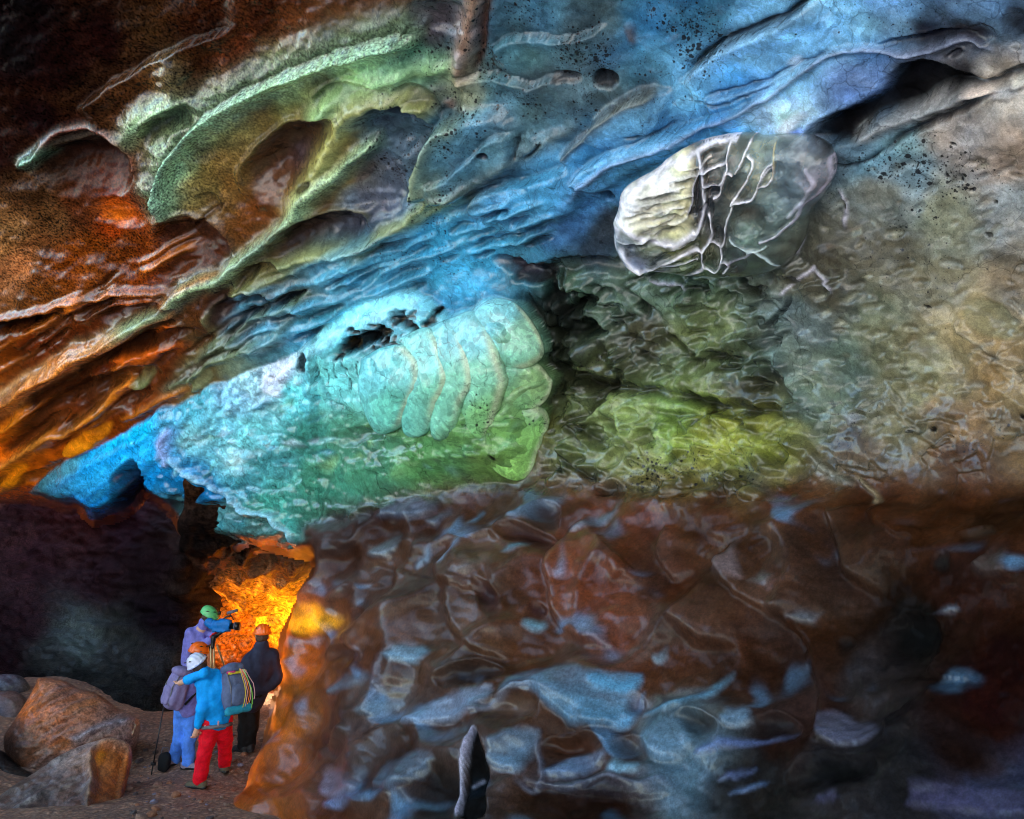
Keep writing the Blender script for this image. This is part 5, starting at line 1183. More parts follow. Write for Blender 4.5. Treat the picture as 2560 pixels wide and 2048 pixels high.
    line([(1560, 655), (1600, 660), (1660, 672), (1712, 676), (1750, 650), (1758, 632)], 8, 12); line([(1548, 610), (1565, 640), (1590, 660)], 10, 10); line([(1540, 560), (1536, 610), (1550, 650), (1585, 676)], 5, 8)
    line([(1620, 655), (1690, 640), (1740, 612)], 4, 8)
    line([(2078, 388), (2084, 430), (2066, 465), (2030, 492), (2012, 530), (1975, 560), (1935, 576)], 5, 12, (190, 180, 200), 0.85); line([(2040, 400), (2060, 440), (2030, 480), (2000, 520)], 6, 8, (170, 164, 182), 0.6)
    line([(1850, 560), (1878, 588), (1920, 598), (1944, 618), (1965, 648)], 5, 6, (208, 224, 226), 0.9); line([(1900, 600), (1940, 595), (1950, 588)], 3, 6, (208, 224, 226)); line([(1842, 632), (1880, 618), (1912, 602)], 5, 8, (170, 160, 182), 0.7)
    line([(1730, 678), (1790, 682), (1830, 672)], 3, 6, (170, 180, 180), 0.7); line([(1950, 345), (1962, 380), (1958, 420)], 3, 6, (170, 150, 90), 0.8)
    line([(1580, 480), (1640, 452), (1700, 432), (1730, 400)], 4, 7, (236, 232, 222), 0.7); line([(1575, 510), (1640, 500), (1690, 480)], 5, 7, (236, 230, 210), 0.7)
    for k in range(16):
        x = rng.uniform(1560, 1735); y = 470 + rng.uniform(-60, 90) - 0.45 * (x - 1640); L = rng.uniform(25, 70)
        line([(x - L, y + L * 0.35), (x, y + rng.uniform(-9, 9)), (x + L, y - L * 0.3)], rng.uniform(2.5, 5), rng.uniform(5, 10), (240, 236, 236), 0.55)
        f.cup(x, y + 14, L * 0.7, rng.uniform(5, 11), -20, 9, rng.choice(((120, 112, 84), (84, 78, 70), (150, 140, 104), (70, 62, 76))), 0.6, 0, None, 0.5)
    f.cup(1668, 548, 34, 12, -14, 8, (64, 58, 46), 0.8, 0, None, 0.4); f.cup(1745, 450, 16, 50, 14, 16, (46, 38, 58), 0.8, 0, None, 0.4); f.cup(1730, 500, 22, 16, 0, 10, (40, 34, 56), 0.8, 0, None, 0.4)
lump = mass('clear_ice_lump', LUMP, [(1540, 550, 7.0), (1800, 340, 6.5), (1800, 680, 7.3), (2080, 400, 6.1), (2000, 640, 6.7), (1800, 500, 6.85)], 2.5, 0.24, 90, sculpt_lump, bc.m, 0.3)
tag(lump, 'clear glassy ice lump with white ridge lines stuck on the grey ice', 'ice lump')

# ------------------------------------------------------------------ boulders beside the path
M_BOULD = mat_ice('boulder_ice', 0.34, 0.4, 22.0, coat=0.5, mottle=0.35)
def on_ground(px, py):
    """axis depth at which the ray through a photo pixel meets the ground"""
    ds = np.arange(6.0, 16.0, 0.02)
    p = at(px, py, ds)
    hit = np.argmax(p[:, 2] <= ground_full(p[:, 0], p[:, 1]))
    d = float(ds[hit]) if hit else 15.0
    return d

def streaks(f, n, x0, x1, y0, y1, ang, cols, seed):
    r = random.Random(seed)
    for k in range(n):
        x = r.uniform(x0, x1); y = r.uniform(y0, y1); L = r.uniform(20, 70); c, s_ = math.cos(ang), math.sin(ang)
        f.ridge([(x - L * c, y - L * s_), (x, y + r.uniform(-3, 3)), (x + L * c, y + L * s_)], r.uniform(3, 7), r.uniform(-5, 6), r.choice(cols), 0.45, 5, 0.3)

def sculpt_b1(f):
    f.warp(10, 50, 47)
    f.col = idw(f.WX, f.WY, [(150, 1720, (134, 100, 86)), (100, 1740, (150, 92, 50)), (80, 1770, (168, 96, 36)), (200, 1790, (128, 92, 72)), (280, 1800, (112, 88, 80)), (320, 1850, (112, 102, 104)), (180, 1800, (140, 84, 44)), (160, 1850, (116, 74, 46)), (240, 1860, (104, 82, 74)),
        (120, 1880, (84, 60, 46)), (60, 1820, (60, 44, 38)), (60, 1880, (30, 23, 22)), (40, 1860, (26, 20, 20)), (140, 1920, (60, 46, 42)), (300, 1880, (94, 78, 74))])  # dark lower left zones paint the shade below the overhang
    f.grain[:] = 0.5
    f.col *= np.array([1.7, 1.28, 1.05], np.float32)
    f.h += 16 * fbm(f.X / 70, f.Y / 50, f.X * 0, 121, 4)
    streaks(f, 46, 90, 340, 1710, 1920, -0.55, ((150, 120, 108), (92, 66, 54), (164, 100, 50), (130, 110, 110)), 5)
    f.ridge([(200, 1870), (260, 1835), (345, 1800)], 8, 12, (140, 138, 150), 0.7, 10, 0.1)
B1 = [(92, 1712), (104, 1694), (160, 1702), (200, 1722), (250, 1738), (300, 1775), (346, 1798), (346, 1835), (335, 1872), (310, 1900), (260, 1920), (200, 1940), (120, 1945), (60, 1935), (20, 1890), (14, 1840), (40, 1800), (70, 1752)]
b1 = mass('boulder', B1, [(100, 1700, 11.4), (300, 1780, 11.5), (60, 1900, 11.0), (200, 1930, 11.0), (330, 1880, 11.3)], 3, 0.42, 90, sculpt_b1, M_BOULD, 0.7)
tag(b1, 'large brown banded boulder with a pointed top left of the hugging pair', 'boulder', 'boulders left of the path')
def sculpt_b2(f):
    f.warp(10, 50, 49)
    f.col = idw(f.WX, f.WY, [(60, 1970, (76, 72, 70)), (150, 1920, (112, 108, 110)), (230, 1880, (140, 136, 142)), (300, 1872, (136, 128, 124)), (150, 1980, (84, 72, 70)), (230, 1930, (104, 90, 82)), (260, 1915, (196, 116, 26)), (300, 1920, (150, 86, 34)), (270, 1980, (120, 66, 34)), (220, 2010, (62, 48, 46)), (100, 2030, (54, 46, 46)), (300, 2040, (70, 48, 44))])
    f.grain[:] = 0.4
    f.col *= np.array([1.5, 1.24, 1.08], np.float32)
    f.h += 14 * fbm(f.X / 80, f.Y / 50, f.X * 0, 123, 4)
    f.ridge([(240, 2100), (236, 2000), (238, 1930), (250, 1890), (320, 1866)], 12, 16, (150, 120, 96), 0.5, 9)
    f.facet([(245, 1900), (318, 1880), (322, 1910), (305, 1990), (298, 2090), (240, 2100), (240, 1960)], (142, 82, 34), 0.6, -20, 10, False)
    streaks(f, 40, -20, 240, 1880, 2060, -0.5, ((130, 126, 132), (66, 60, 60), (96, 92, 98), (84, 66, 60)), 6)
    f.cup(255, 1915, 12, 26, 8, -6, (214, 130, 20), 0.8, 0, None, 0.5)
B2 = [(-60, 2040), (20, 1985), (80, 1945), (130, 1915), (200, 1875), (260, 1860), (318, 1866), (331, 1885), (326, 1915), (310, 1985), (300, 2080), (200, 2130), (-60, 2130)]
b2 = mass('boulder', B2, [(0, 2010, 9.5), (250, 1870, 10.2), (320, 1900, 10.2), (300, 2060, 9.5), (0, 2120, 9.1)], 3, 0.34, 80, sculpt_b2, M_BOULD, 0.6)
tag(b2, 'grey wedge shaped boulder with an amber right face in the lower left corner', 'boulder', 'boulders left of the path')
def plain_sculpt(zones, sd_, gr=0.4):
    def fn(f):
        f.warp(8, 40, sd_); f.col = idw(f.WX, f.WY, zones); f.grain[:] = gr
        f.h += 10 * fbm(f.X / 40, f.Y / 30, f.X * 0, sd_ + 3, 4)
    return fn
b3 = mass('boulder', [(-60, 1702), (20, 1690), (58, 1694), (66, 1712), (48, 1738), (0, 1756), (-60, 1762)], [(0, 1700, 12.9), (50, 1740, 12.6), (-60, 1760, 12.6)], 3, 0.2, 40, plain_sculpt([(0, 1710, (92, 94, 112)), (50, 1720, (60, 58, 66)), (0, 1745, (44, 40, 46))], 131), M_BOULD, 0.4)
tag(b3, 'small blue grey boulder at the left edge, topmost of the boulders', 'boulder', 'boulders left of the path')
b4 = mass('boulder', [(-60, 1752), (0, 1738), (40, 1732), (66, 1748), (62, 1780), (30, 1812), (-20, 1830), (-60, 1835)], [(0, 1740, 12.3), (50, 1780, 12.0), (-60, 1830, 11.8)], 3, 0.2, 40, plain_sculpt([(0, 1760, (112, 90, 90)), (50, 1750, (90, 70, 64)), (0, 1810, (54, 48, 60))], 133), M_BOULD, 0.4)
tag(b4, 'small pinkish boulder at the left edge under the blue grey one', 'boulder', 'boulders left of the path')
b5 = mass('boulder', [(-60, 1870), (10, 1880), (60, 1925), (110, 1945), (90, 1975), (20, 2010), (-60, 2040)], [(0, 1890, 10.9), (80, 1950, 10.6), (-60, 2030, 10.3)], 3, 0.2, 40, plain_sculpt([(0, 1900, (34, 28, 28)), (60, 1950, (42, 36, 34)), (0, 2000, (28, 28, 26))], 135), M_BOULD, 0.4)
tag(b5, 'dark low boulder between the brown boulder and the grey wedge boulder', 'boulder', 'boulders left of the path')

# ------------------------------------------------------------------ stones on the path
def stone_mesh(seed):
    bm = bmesh.new(); bmesh.ops.create_icosphere(bm, subdivisions=2, radius=1.0)
    r = random.Random(seed); off = r.uniform(0, 50); sc = (r.uniform(0.8, 1.2), r.uniform(0.7, 1.0), r.uniform(0.45, 0.7))
    for v in bm.verts:
        n = float(vnoise(np.array([v.co.x * 1.4 + off]), np.array([v.co.y * 1.4]), np.array([v.co.z * 1.4]), seed)[0])
        v.co = Vector((v.co.x * sc[0], v.co.y * sc[1], v.co.z * sc[2])) * (1 + 0.28 * n)
    me = bpy.data.meshes.new('stone'); bm.to_mesh(me); bm.free()
    return me
M_ST = [mat_plain('stone_brown', (128, 98, 84), 0.8, 0, 0.3, 12, 0.5), mat_plain('stone_dark', (74, 62, 62), 0.7, 0, 0.3, 12, 0.5), mat_plain('stone_rust', (150, 98, 70), 0.8, 0, 0.3, 12, 0.5), mat_plain('stone_blue_grey', (118, 112, 128), 0.6, 0, 0.25, 12, 0.5)]
stones = [stone_mesh(200 + i) for i in range(8)]
for i, me in enumerate(stones): me.materials.append(M_ST[(0, 1, 2, 0, 1, 2, 0, 3)[i]])
r9 = random.Random(99); placed = []
SNAME = ('brown', 'dark', 'rust coloured', 'brown', 'dark', 'rust coloured', 'brown', 'blue grey')
n_st = 0
while n_st < 110:
    px = r9.uniform(285, 640); py = 1790 + 270 * r9.random() ** 0.8
    if px > 690 - (py - 1830) * 0.62 or px < 330 - (py - 1800) * 0.10: continue
    d = on_ground(px, py); p = at(px, py, d)
    s_ = 0.014 + 0.055 * r9.random() ** 3
    if any((p[0] - q[0]) ** 2 + (p[1] - q[1]) ** 2 < (s_ + q[2]) ** 2 for q in placed): continue
    placed.append((p[0], p[1], s_))
    k = r9.randrange(8)
    o = bpy.data.objects.new('stone', stones[k]); scn.collection.objects.link(o)
    o.location = (p[0], p[1], float(ground_full(p[0], p[1])) + s_ * 0.22); o.scale = (s_, s_, s_); o.rotation_euler = (r9.uniform(-.3, .3), r9.uniform(-.3, .3), r9.uniform(0, 6.28))
    tag(o, 'small %s stone lying loose on the gravel path' % SNAME[k], 'stone', 'loose %s stones on the gravel path' % SNAME[k])
    n_st += 1

# ------------------------------------------------------------------ people: smooth bodies grown from joints
def surface(fn, lo, hi, res, name, mat, parent=None):
    """closed smooth surface of a distance function (surface nets)"""
    lo = np.array(lo) - 2 * res; hi = np.array(hi) + 2 * res
    n = np.ceil((hi - lo) / res).astype(int) + 1
    ax = [lo[i] + res * np.arange(n[i]) for i in range(3)]
    G = np.stack(np.meshgrid(*ax, indexing='ij'), -1)
    V = fn(G).astype(np.float32)
    ins = V < 0
    c = [ins[i:n[0] - 1 + i, j:n[1] - 1 + j, k:n[2] - 1 + k] for i in (0, 1) for j in (0, 1) for k in (0, 1)]
    s = sum(x.astype(np.int8) for x in c)
    cell = (s > 0) & (s < 8)
    ci = np.argwhere(cell)
    vid = np.full(cell.shape, -1, np.int64); vid[cell] = np.arange(len(ci))
    acc = np.zeros((len(ci), 3)); cnt = np.zeros(len(ci))
    corners = [(i, j, k) for i in (0, 1) for j in (0, 1) for k in (0, 1)]
    for a in corners:
        for ax_ in range(3):
            if a[ax_]: continue
            b = list(a); b[ax_] = 1
            va = V[ci[:, 0] + a[0], ci[:, 1] + a[1], ci[:, 2] + a[2]]; vb = V[ci[:, 0] + b[0], ci[:, 1] + b[1], ci[:, 2] + b[2]]
            m = (va < 0) != (vb < 0)
            t = np.where(m, va / np.where(m, va - vb, 1), 0)
            for q in range(3):
                acc[:, q] += np.where(m, a[q] + (t if q == ax_ else 0), 0)
            cnt += m
    verts = lo + (ci + acc / cnt[:, None]) * res
    faces = []
    for ax_ in range(3):
        sl0 = [slice(1, n[q] - 1) for q in range(3)]; sl0[ax_] = slice(0, n[ax_] - 1)
        sl1 = list(sl0); sl1[ax_] = slice(1, n[ax_])
        A = ins[tuple(sl0)]; Bq = ins[tuple(sl1)]
        e = np.argwhere(A != Bq)
        if len(e) == 0: continue
        base = e + np.array([0 if q == ax_ else 1 for q in range(3)])
        sgn = A[tuple(e.T)]
        u, v = [(1, 2), (2, 0), (0, 1)][ax_]
        def g(du, dv):
            p = base.copy(); p[:, u] -= du; p[:, v] -= dv
            return vid[tuple(p.T)]
        q4 = np.stack([g(1, 1), g(0, 1), g(0, 0), g(1, 0)], -1)
        q4[~sgn] = q4[~sgn][:, ::-1]
        faces.append(q4)
    faces = np.concatenate(faces)
    return mesh_from(name, verts, faces, mat, parent)

def cap(P, a, b, ra, rb):
    a = np.array(a); b = np.array(b); ab = b - a
    t = np.clip(((P - a) @ ab) / (ab @ ab + 1e-9), 0, 1)
    return np.linalg.norm(P - a - t[..., None] * ab, axis=-1) - (ra + (rb - ra) * t)
def ell(P, c, r):
    q = (P - np.array(c)) / np.array(r)
    k = np.linalg.norm(q, axis=-1)
    return (k - 1) * min(r) * 1.1
def su(*ds, k=0.04):
    r = ds[0]
    for d in ds[1:]:
        h = np.clip(0.5 + 0.5 * (d - r) / k, 0, 1)
        r = d + (r - d) * h - k * h * (1 - h)
    return r
def box_of(pts, r):
    p = np.array(pts); return p.min(0) - r, p.max(0) + r
def folds(P, a, s, seed):
    return a * vnoise(P[..., 0] * s, P[..., 1] * s, P[..., 2] * s * 0.7, seed)

def tube(name, pts, r, mat, parent=None, sides=6):
    """thin round bar or cord through points"""
    pts = [Vector(p) for p in pts]
    vs = []; fs = []
    for i, p in enumerate(pts):
        d = (pts[min(i + 1, len(pts) - 1)] - pts[max(i - 1, 0)]).normalized()
        u = d.orthogonal().normalized(); v = d.cross(u)
        rr = r[i] if isinstance(r, (list, tuple)) else r
        for k in range(sides):
            a = 2 * math.pi * k / sides
            vs.append(tuple(p + (u * math.cos(a) + v * math.sin(a)) * rr))
    for i in range(len(pts) - 1):
        for k in range(sides):
            k2 = (k + 1) % sides
            fs.append((i * sides + k, i * sides + k2, (i + 1) * sides + k2, (i + 1) * sides + k))
    vs.append(tuple(pts[0])); vs.append(tuple(pts[-1]))
    c0 = len(vs) - 2
    for k in range(sides):
        k2 = (k + 1) % sides
        fs.append((c0, k2, k, c0)); L_ = (len(pts) - 1) * sides
        fs.append((c0 + 1, L_ + k, L_ + k2, c0 + 1))
    me = bpy.data.meshes.new(name)
    me.from_pydata(vs, [], [tuple(dict.fromkeys(f)) for f in fs]); me.update()
    for p in me.polygons: p.use_smooth = True
    me.materials.append(mat)
    o = bpy.data.objects.new(name, me); scn.collection.objects.link(o)
    if parent is not None: o.parent = parent
    return o

M_SKIN = mat_plain('skin', (214, 160, 132), 0.55, 0, 0.08, 20, 0.1)
def cloth(name, rgb, rough=0.75): return mat_plain(name, rgb, rough, 0, 0.14, 22, 0.25, 0.3)
C_BLUE = cloth('blue_jacket_cloth', (0, 158, 252)); C_RED = cloth('red_trouser_cloth', (236, 4, 36)); C_JEANS = cloth('denim', (82, 138, 236)); C_PURP = cloth('violet_jacket_cloth', (124, 120, 194))
C_NAVY = cloth('navy_jacket_cloth', (40, 42, 62)); C_BLACK = cloth('black_cloth', (16, 16, 18)); C_PACK1 = cloth('violet_grey_pack_cloth', (126, 116, 158)); C_PACK2 = cloth('slate_pack_cloth', (92, 102, 134))
C_DARK = cloth('dark_boot_leather', (40, 36, 36), 0.6); C_SHOE = cloth('pale_shoe_cloth', (150, 134, 146)); C_BROWNB = cloth('tan_boot_leather', (96, 88, 70)); C_GREY = cloth('grey_webbing', (110, 108, 116)); C_COVER = cloth('blue_rain_cover', (18, 112, 186), 0.5)
H_ORANGE = mat_plain('orange_helmet_shell', (244, 104, 14), 0.3, 0, 0.04, 8, 0.05); H_WHITE = mat_plain('white_helmet_shell', (214, 216, 238), 0.3, 0, 0.04, 8, 0.05); H_GREEN = mat_plain('green_helmet_shell', (104, 200, 122), 0.3, 0, 0.04, 8, 0.05)
M_BLK = mat_plain('black_plastic', (14, 14, 16), 0.4, 0, 0.1, 30, 0.05); M_LEGS = mat_plain('pale_tripod_metal', (196, 160, 110), 0.35, 0.4, 0.1, 30, 0.05); M_RED2 = cloth('bright_red_cloth', (214, 40, 24))
R_YEL = cloth('yellow_rope', (216, 196, 60)); R_PINK = cloth('pink_rope', (206, 150, 150)); R_GRN = cloth('green_rope', (130, 200, 90)); R_ORG = cloth('orange_rope', (226, 120, 40)); C_TEAL = cloth('teal_cloth', (40, 150, 180))

def person(J, label, mats, facing, seed, group='people by the tunnel', jk=1.0, hood=False, helmet_rot=0.0):
    """J: joints in world space. Garments are children; the body itself is one skin"""
    feet = [np.array(J['footL']), np.array(J['footR'])]
    base = (feet[0] + feet[1]) / 2
    root = empty('person', (0, 0, 0), label, 'person', group)
    fw = np.array([math.sin(facing), math.cos(facing), 0.0])      # direction the toes point
    fw3 = fw
    rt = np.array([fw[1], -fw[0], 0.0])
    g = {k: np.array(v) for k, v in J.items()}
    up = g['head'] - g['neck']; up /= np.linalg.norm(up)
    allp = [v for k, v in g.items() if k[:3] not in ('toe', 'loo')]
    lo, hi = box_of(allp, 0.24)
    # body: head with face, neck, trunk, arms and legs in one skin
    hc = g['head']; nose = g.get('look', fw)
    nose = np.array(nose) / np.linalg.norm(nose)
    side = np.cross(nose, up); side /= np.linalg.norm(side)
    def body(P):
        d = su(ell(P, hc + up * 0.02, (0.078, 0.088, 0.105)), cap(P, hc - up * 0.05 + nose * 0.02, hc - up * 0.07 + nose * 0.035, 0.058, 0.05), k=0.03)
        d = su(d, cap(P, hc + nose * 0.075, hc - up * 0.03 + nose * 0.098, 0.010, 0.016), k=0.012)
        for s in (-1, 1):
            d = su(d, cap(P, hc + side * s * 0.082 + up * 0.015, hc + side * s * 0.082 - up * 0.025, 0.016, 0.011), k=0.01)
            d = np.maximum(d, -(np.linalg.norm(P - (hc + nose * 0.092 + side * s * 0.034 + up * 0.012), axis=-1) - 0.014))
        d = su(d, cap(P, hc - up * 0.06, g['neck'] - up * 0.02, 0.056, 0.064), k=0.03)
        d = su(d, cap(P, g['neck'], g['chest'], 0.07, 0.125), cap(P, g['chest'], g['pelvis'], 0.125, 0.12), k=0.06)
        for s in 'LR':
            d = su(d, cap(P, g['neck'] * 0.7 + g['chest'] * 0.3, g['sho' + s], 0.06, 0.055), cap(P, g['sho' + s], g['elb' + s], 0.052, 0.042), cap(P, g['elb' + s], g['han' + s], 0.04, 0.028), k=0.04)
            d = su(d, cap(P, g['hip' + s], g['kne' + s], 0.085, 0.056), cap(P, g['kne' + s], g['ank' + s], 0.055, 0.038), k=0.04)
        return d
    surface(body, lo, hi, 0.018, 'body', M_SKIN, root)
    def jacket(P):
        d = su(cap(P, g['neck'] - up * 0.02, g['chest'], 0.085, 0.165 * jk), cap(P, g['chest'], g['pelvis'] + (g['chest'] - g['pelvis']) * 0.05, 0.165 * jk, 0.172 * jk), k=0.08)
        for s in 'LR':
            d = su(d, cap(P, g['neck'] * 0.5 + g['chest'] * 0.5, g['sho' + s], 0.09, 0.084 * jk), cap(P, g['sho' + s], g['elb' + s], 0.082 * jk, 0.068 * jk), k=0.06)
            d = su(d, cap(P, g['elb' + s], g['han' + s] + (g['elb' + s] - g['han' + s]) * 0.12, 0.068 * jk, 0.054 * jk), k=0.03)
        d = su(d, cap(P, g['neck'] - up * 0.02, g['head'] - up * 0.10 - nose * 0.025, 0.090, 0.080), k=0.03)
        return d + folds(P, 0.022, 10, seed) + folds(P, 0.010, 24, seed + 4)
    jb = [g[k] for k in g if k[:3] in ('nec', 'che', 'pel', 'sho', 'elb', 'han', 'hea') ]
    surface(jacket, *box_of(jb, 0.22), 0.020, 'jacket', mats['jacket'], root)
    def trousers(P):
        top = g['pelvis'] + (g['chest'] - g['pelvis']) * 0.10
        d = su(cap(P, top, g['pelvis'], 0.145, 0.15), cap(P, g['hipL'], g['hipR'], 0.125, 0.125), k=0.05)
        for s in 'LR':
            leg = su(cap(P, g['hip' + s], g['kne' + s], 0.118, 0.088), cap(P, g['kne' + s], g['ank' + s], 0.088, 0.082), k=0.03)
            d = su(d, leg, k=0.025)
        return d + folds(P, 0.018, 10, seed + 9) + folds(P, 0.009, 25, seed + 13)
    tp = [g[k] for k in ('pelvis', 'hipL', 'hipR', 'kneL', 'kneR', 'ankL', 'ankR')]
    surface(trousers, *box_of(tp, 0.2), 0.017, 'trousers', mats['trousers'], root)
    for s in 'LR':
        f = g['foot' + s]; dirn = g.get('toe' + s, fw); dirn = np.array(dirn) / np.linalg.norm(dirn)
        def boot(P):
            d = su(cap(P, f - dirn * 0.05 + [0, 0, 0.045], f + dirn * 0.16 + [0, 0, 0.036], 0.05, 0.042), cap(P, f - dirn * 0.03 + [0, 0, 0.05], g['ank' + s] + [0, 0, 0.06], 0.052, 0.06), k=0.04)
            return np.maximum(d, (f[2] + 0.004) - P[..., 2])
        b = surface(boot, *box_of([f, g['ank' + s], f + dirn * 0.17], 0.09), 0.012, 'boot', mats['boot'], root)
        def sole(P):
            d = cap(P, f - dirn * 0.06 + [0, 0, 0.02], f + dirn * 0.17 + [0, 0, 0.02], 0.05, 0.045)
            return np.maximum(np.maximum(d, f[2] - 0.004 - P[..., 2]), P[..., 2] - f[2] - 0.03)
        surface(sole, *box_of([f, f + dirn * 0.18], 0.08), 0.012, 'sole', mats.get('sole', M_BLK), b)
        # hand: palm, four unequal bent fingers, thumb from the side of the palm
        h0 = g['han' + s]; hd = h0 - g['elb' + s]; hd /= np.linalg.norm(hd); sd_ = np.cross(hd, [0, 0, 1.0]); sd_ /= np.linalg.norm(sd_) + 1e-6; pl = np.cross(sd_, hd)
        def hand(P):
            d = su(cap(P, h0, h0 + hd * 0.075, 0.03, 0.034), k=0.02)
            d = np.minimum(d, cap(P, h0 + hd * 0.03 + sd_ * 0.012, h0 + hd * 0.075 - sd_ * 0.01, 0.030, 0.028))
            for q, L_ in zip((-0.027, -0.009, 0.009, 0.027), (0.058, 0.072, 0.076, 0.066)):
                k0 = h0 + hd * 0.085 + sd_ * q; k1 = k0 + hd * L_ * 0.5 + pl * 0.012; k2 = k1 + hd * L_ * 0.35 + pl * 0.034
                d = su(d, cap(P, k0, k1, 0.0100, 0.0092), cap(P, k1, k2, 0.0092, 0.0078), k=0.006)
            t0 = h0 + hd * 0.03 + sd_ * 0.03; t1 = t0 + hd * 0.03 + sd_ * 0.03; t2 = t1 + hd * 0.035 + sd_ * 0.004 + pl * 0.016
            return su(d, cap(P, t0, t1, 0.013, 0.0115), cap(P, t1, t2, 0.0115, 0.009), k=0.010)
        surface(hand, *box_of([h0, h0 + hd * 0.2], 0.09), 0.0065, 'glove' if 'glove' in mats else 'hand', mats.get('glove', M_SKIN), root)
    # helmet: domed shell with brim, vents, ridge and chin strap
    def helm(P):
        c = hc + up * 0.045
        q = P - c
        a = q @ up; b_ = q @ nose; cc = q @ side
        k = np.sqrt((a / 0.122) ** 2 + (b_ / 0.135) ** 2 + (cc / 0.118) ** 2)
        d = (k - 1) * 0.118
        for t in (-0.045, 0.0, 0.045):
            d = d - 0.007 * np.exp(-((cc - t) / 0.012) ** 2) * (a > 0)
        d = np.maximum(d, -(a + 0.012 + 0.10 * np.abs(b_) * (b_ < 0)))
        brim = np.maximum(np.abs(a + 0.005) - 0.012, (np.sqrt((b_ / 0.15) ** 2 + (cc / 0.128) ** 2) - 1) * 0.128)
        return np.minimum(d, brim)
    hm_ = surface(helm, hc - 0.2, hc + 0.26, 0.0105, 'helmet', mats['helmet'], root)
    for sx in (-1, 1):
        for bb in (-0.05, 0.045):
            c = hc + up * 0.045
            v = c + side * sx * 0.085 + nose * bb + up * 0.075
            n_ = (v - c); n_ /= np.linalg.norm(n_)
            tube('vent', [v - nose * 0.028 + n_ * 0.012, v + n_ * 0.016, v + nose * 0.028 + n_ * 0.012], [0.003, 0.009, 0.003], M_BLK, hm_, 6)
    tube('chin_strap', [hc + side * 0.092 + up * 0.03, hc + side * 0.075 - up * 0.06 + nose * 0.03, hc - up * 0.118 + nose * 0.04, hc - side * 0.075 - up * 0.06 + nose * 0.03, hc - side * 0.092 + up * 0.03], 0.006, M_BLK, hm_, 5)
    return root, g

def J_(d0, **k):
    """joints from photo pixels (x, y, extra depth)"""
    return {n: at(v[0], v[1], d0 + (v[2] if len(v) > 2 else 0.0)) for n, v in k.items()}
def foot_at(px, py):
    d = on_ground(px, py); p = at(px, py, d); p[2] = float(ground_full(p[0], p[1])); return p, d

# person in blue jacket and red trousers, seen from behind, arm round the other
fl, dA = foot_at(498, 1972); fr, dB = foot_at(560, 1932)
d4 = dA - 0.02
J = J_(d4, kneL=(511, 1886), hipL=(526, 1806), kneR=(562, 1868, 0.3), hipR=(556, 1804, 0.08), pelvis=(541, 1797, 0.04), chest=(534, 1722, 0.0), neck=(515, 1688, 0.0), head=(497, 1664, -0.02),
       shoL=(510, 1706, -0.08), elbL=(506, 1768, -0.16), hanL=(492, 1822, -0.14), shoR=(545, 1694, 0.05), elbR=(512, 1682, -0.20), hanR=(464, 1702, -0.18))
J['footL'] = fl; J['footR'] = fr; J['ankL'] = fl + np.array([0.0, 0.0, 0.10]); J['ankR'] = fr + np.array([0.0, 0, 0.10])
J['toeL'] = np.array([-0.9, 0.25, 0]); J['toeR'] = np.array([-0.5, 0.8, 0]); J['look'] = np.array([-0.75, 0.6, -0.15])
p4, g4 = person(J, 'person in blue jacket, red trousers and white helmet with an arm round the other', {'jacket': C_BLUE, 'trousers': C_RED, 'boot': C_BROWNB, 'helmet': H_WHITE}, -1.0, 301)
# harness belt on the red trousers
pel = g4['pelvis']
belt = [pel + np.array([0.185 * math.cos(a), 0.165 * math.sin(a), -0.08 + 0.015 * math.cos(a)]) for a in np.linspace(0, 2 * math.pi, 20)]
tube('harness_belt', belt, 0.024, C_GREY, p4, 8)
for a in (-2.0, -1.1):
    tube('belt_strap', [pel + np.array([0.17 * math.cos(a), 0.165 * math.sin(a), 0.02]), pel + np.array([0.185 * math.cos(a), 0.175 * math.sin(a), -0.08])], 0.012, R_PINK, p4, 6)
hem = [g4['pelvis'] + np.array([0.17 * math.cos(a), 0.165 * math.sin(a), 0.05]) for a in np.linspace(-2.6, -0.2, 10)]
tube('jacket_hem', hem, 0.018, C_TEAL, p4, 6)

# person in jeans
fl, dA = foot_at(434, 1914); fr, dB = foot_at(468, 1924)
d3 = (dA + dB) / 2
J = J_(d3, kneL=(449, 1846, 0.02), hipL=(458, 1776), kneR=(474, 1848, -0.05), hipR=(482, 1776, 0.0), pelvis=(470, 1770), chest=(474, 1706, 0.0), neck=(487, 1668, 0.02), head=(495, 1636, 0.05),
       shoL=(448, 1692, -0.05), elbL=(432, 1730, 0.05), hanL=(446, 1764, 0.22), shoR=(506, 1690, 0.1), elbR=(530, 1715, 0.1), hanR=(545, 1695, 0.1))
J['footL'] = fl; J['footR'] = fr; J['ankL'] = fl + np.array([0.0, 0.0, 0.09]); J['ankR'] = fr + np.array([0.0, 0, 0.09])
J['toeL'] = np.array([-0.3, -0.6, 0]); J['toeR'] = np.array([0.9, -0.35, 0]); J['look'] = np.array([0.5, 0.85, 0.0])
p3, g3 = person(J, 'person in blue jeans, violet jacket and orange helmet leaning on the white helmeted one', {'jacket': C_PURP, 'trousers': C_JEANS, 'boot': C_SHOE, 'helmet': H_ORANGE}, 0.3, 311)

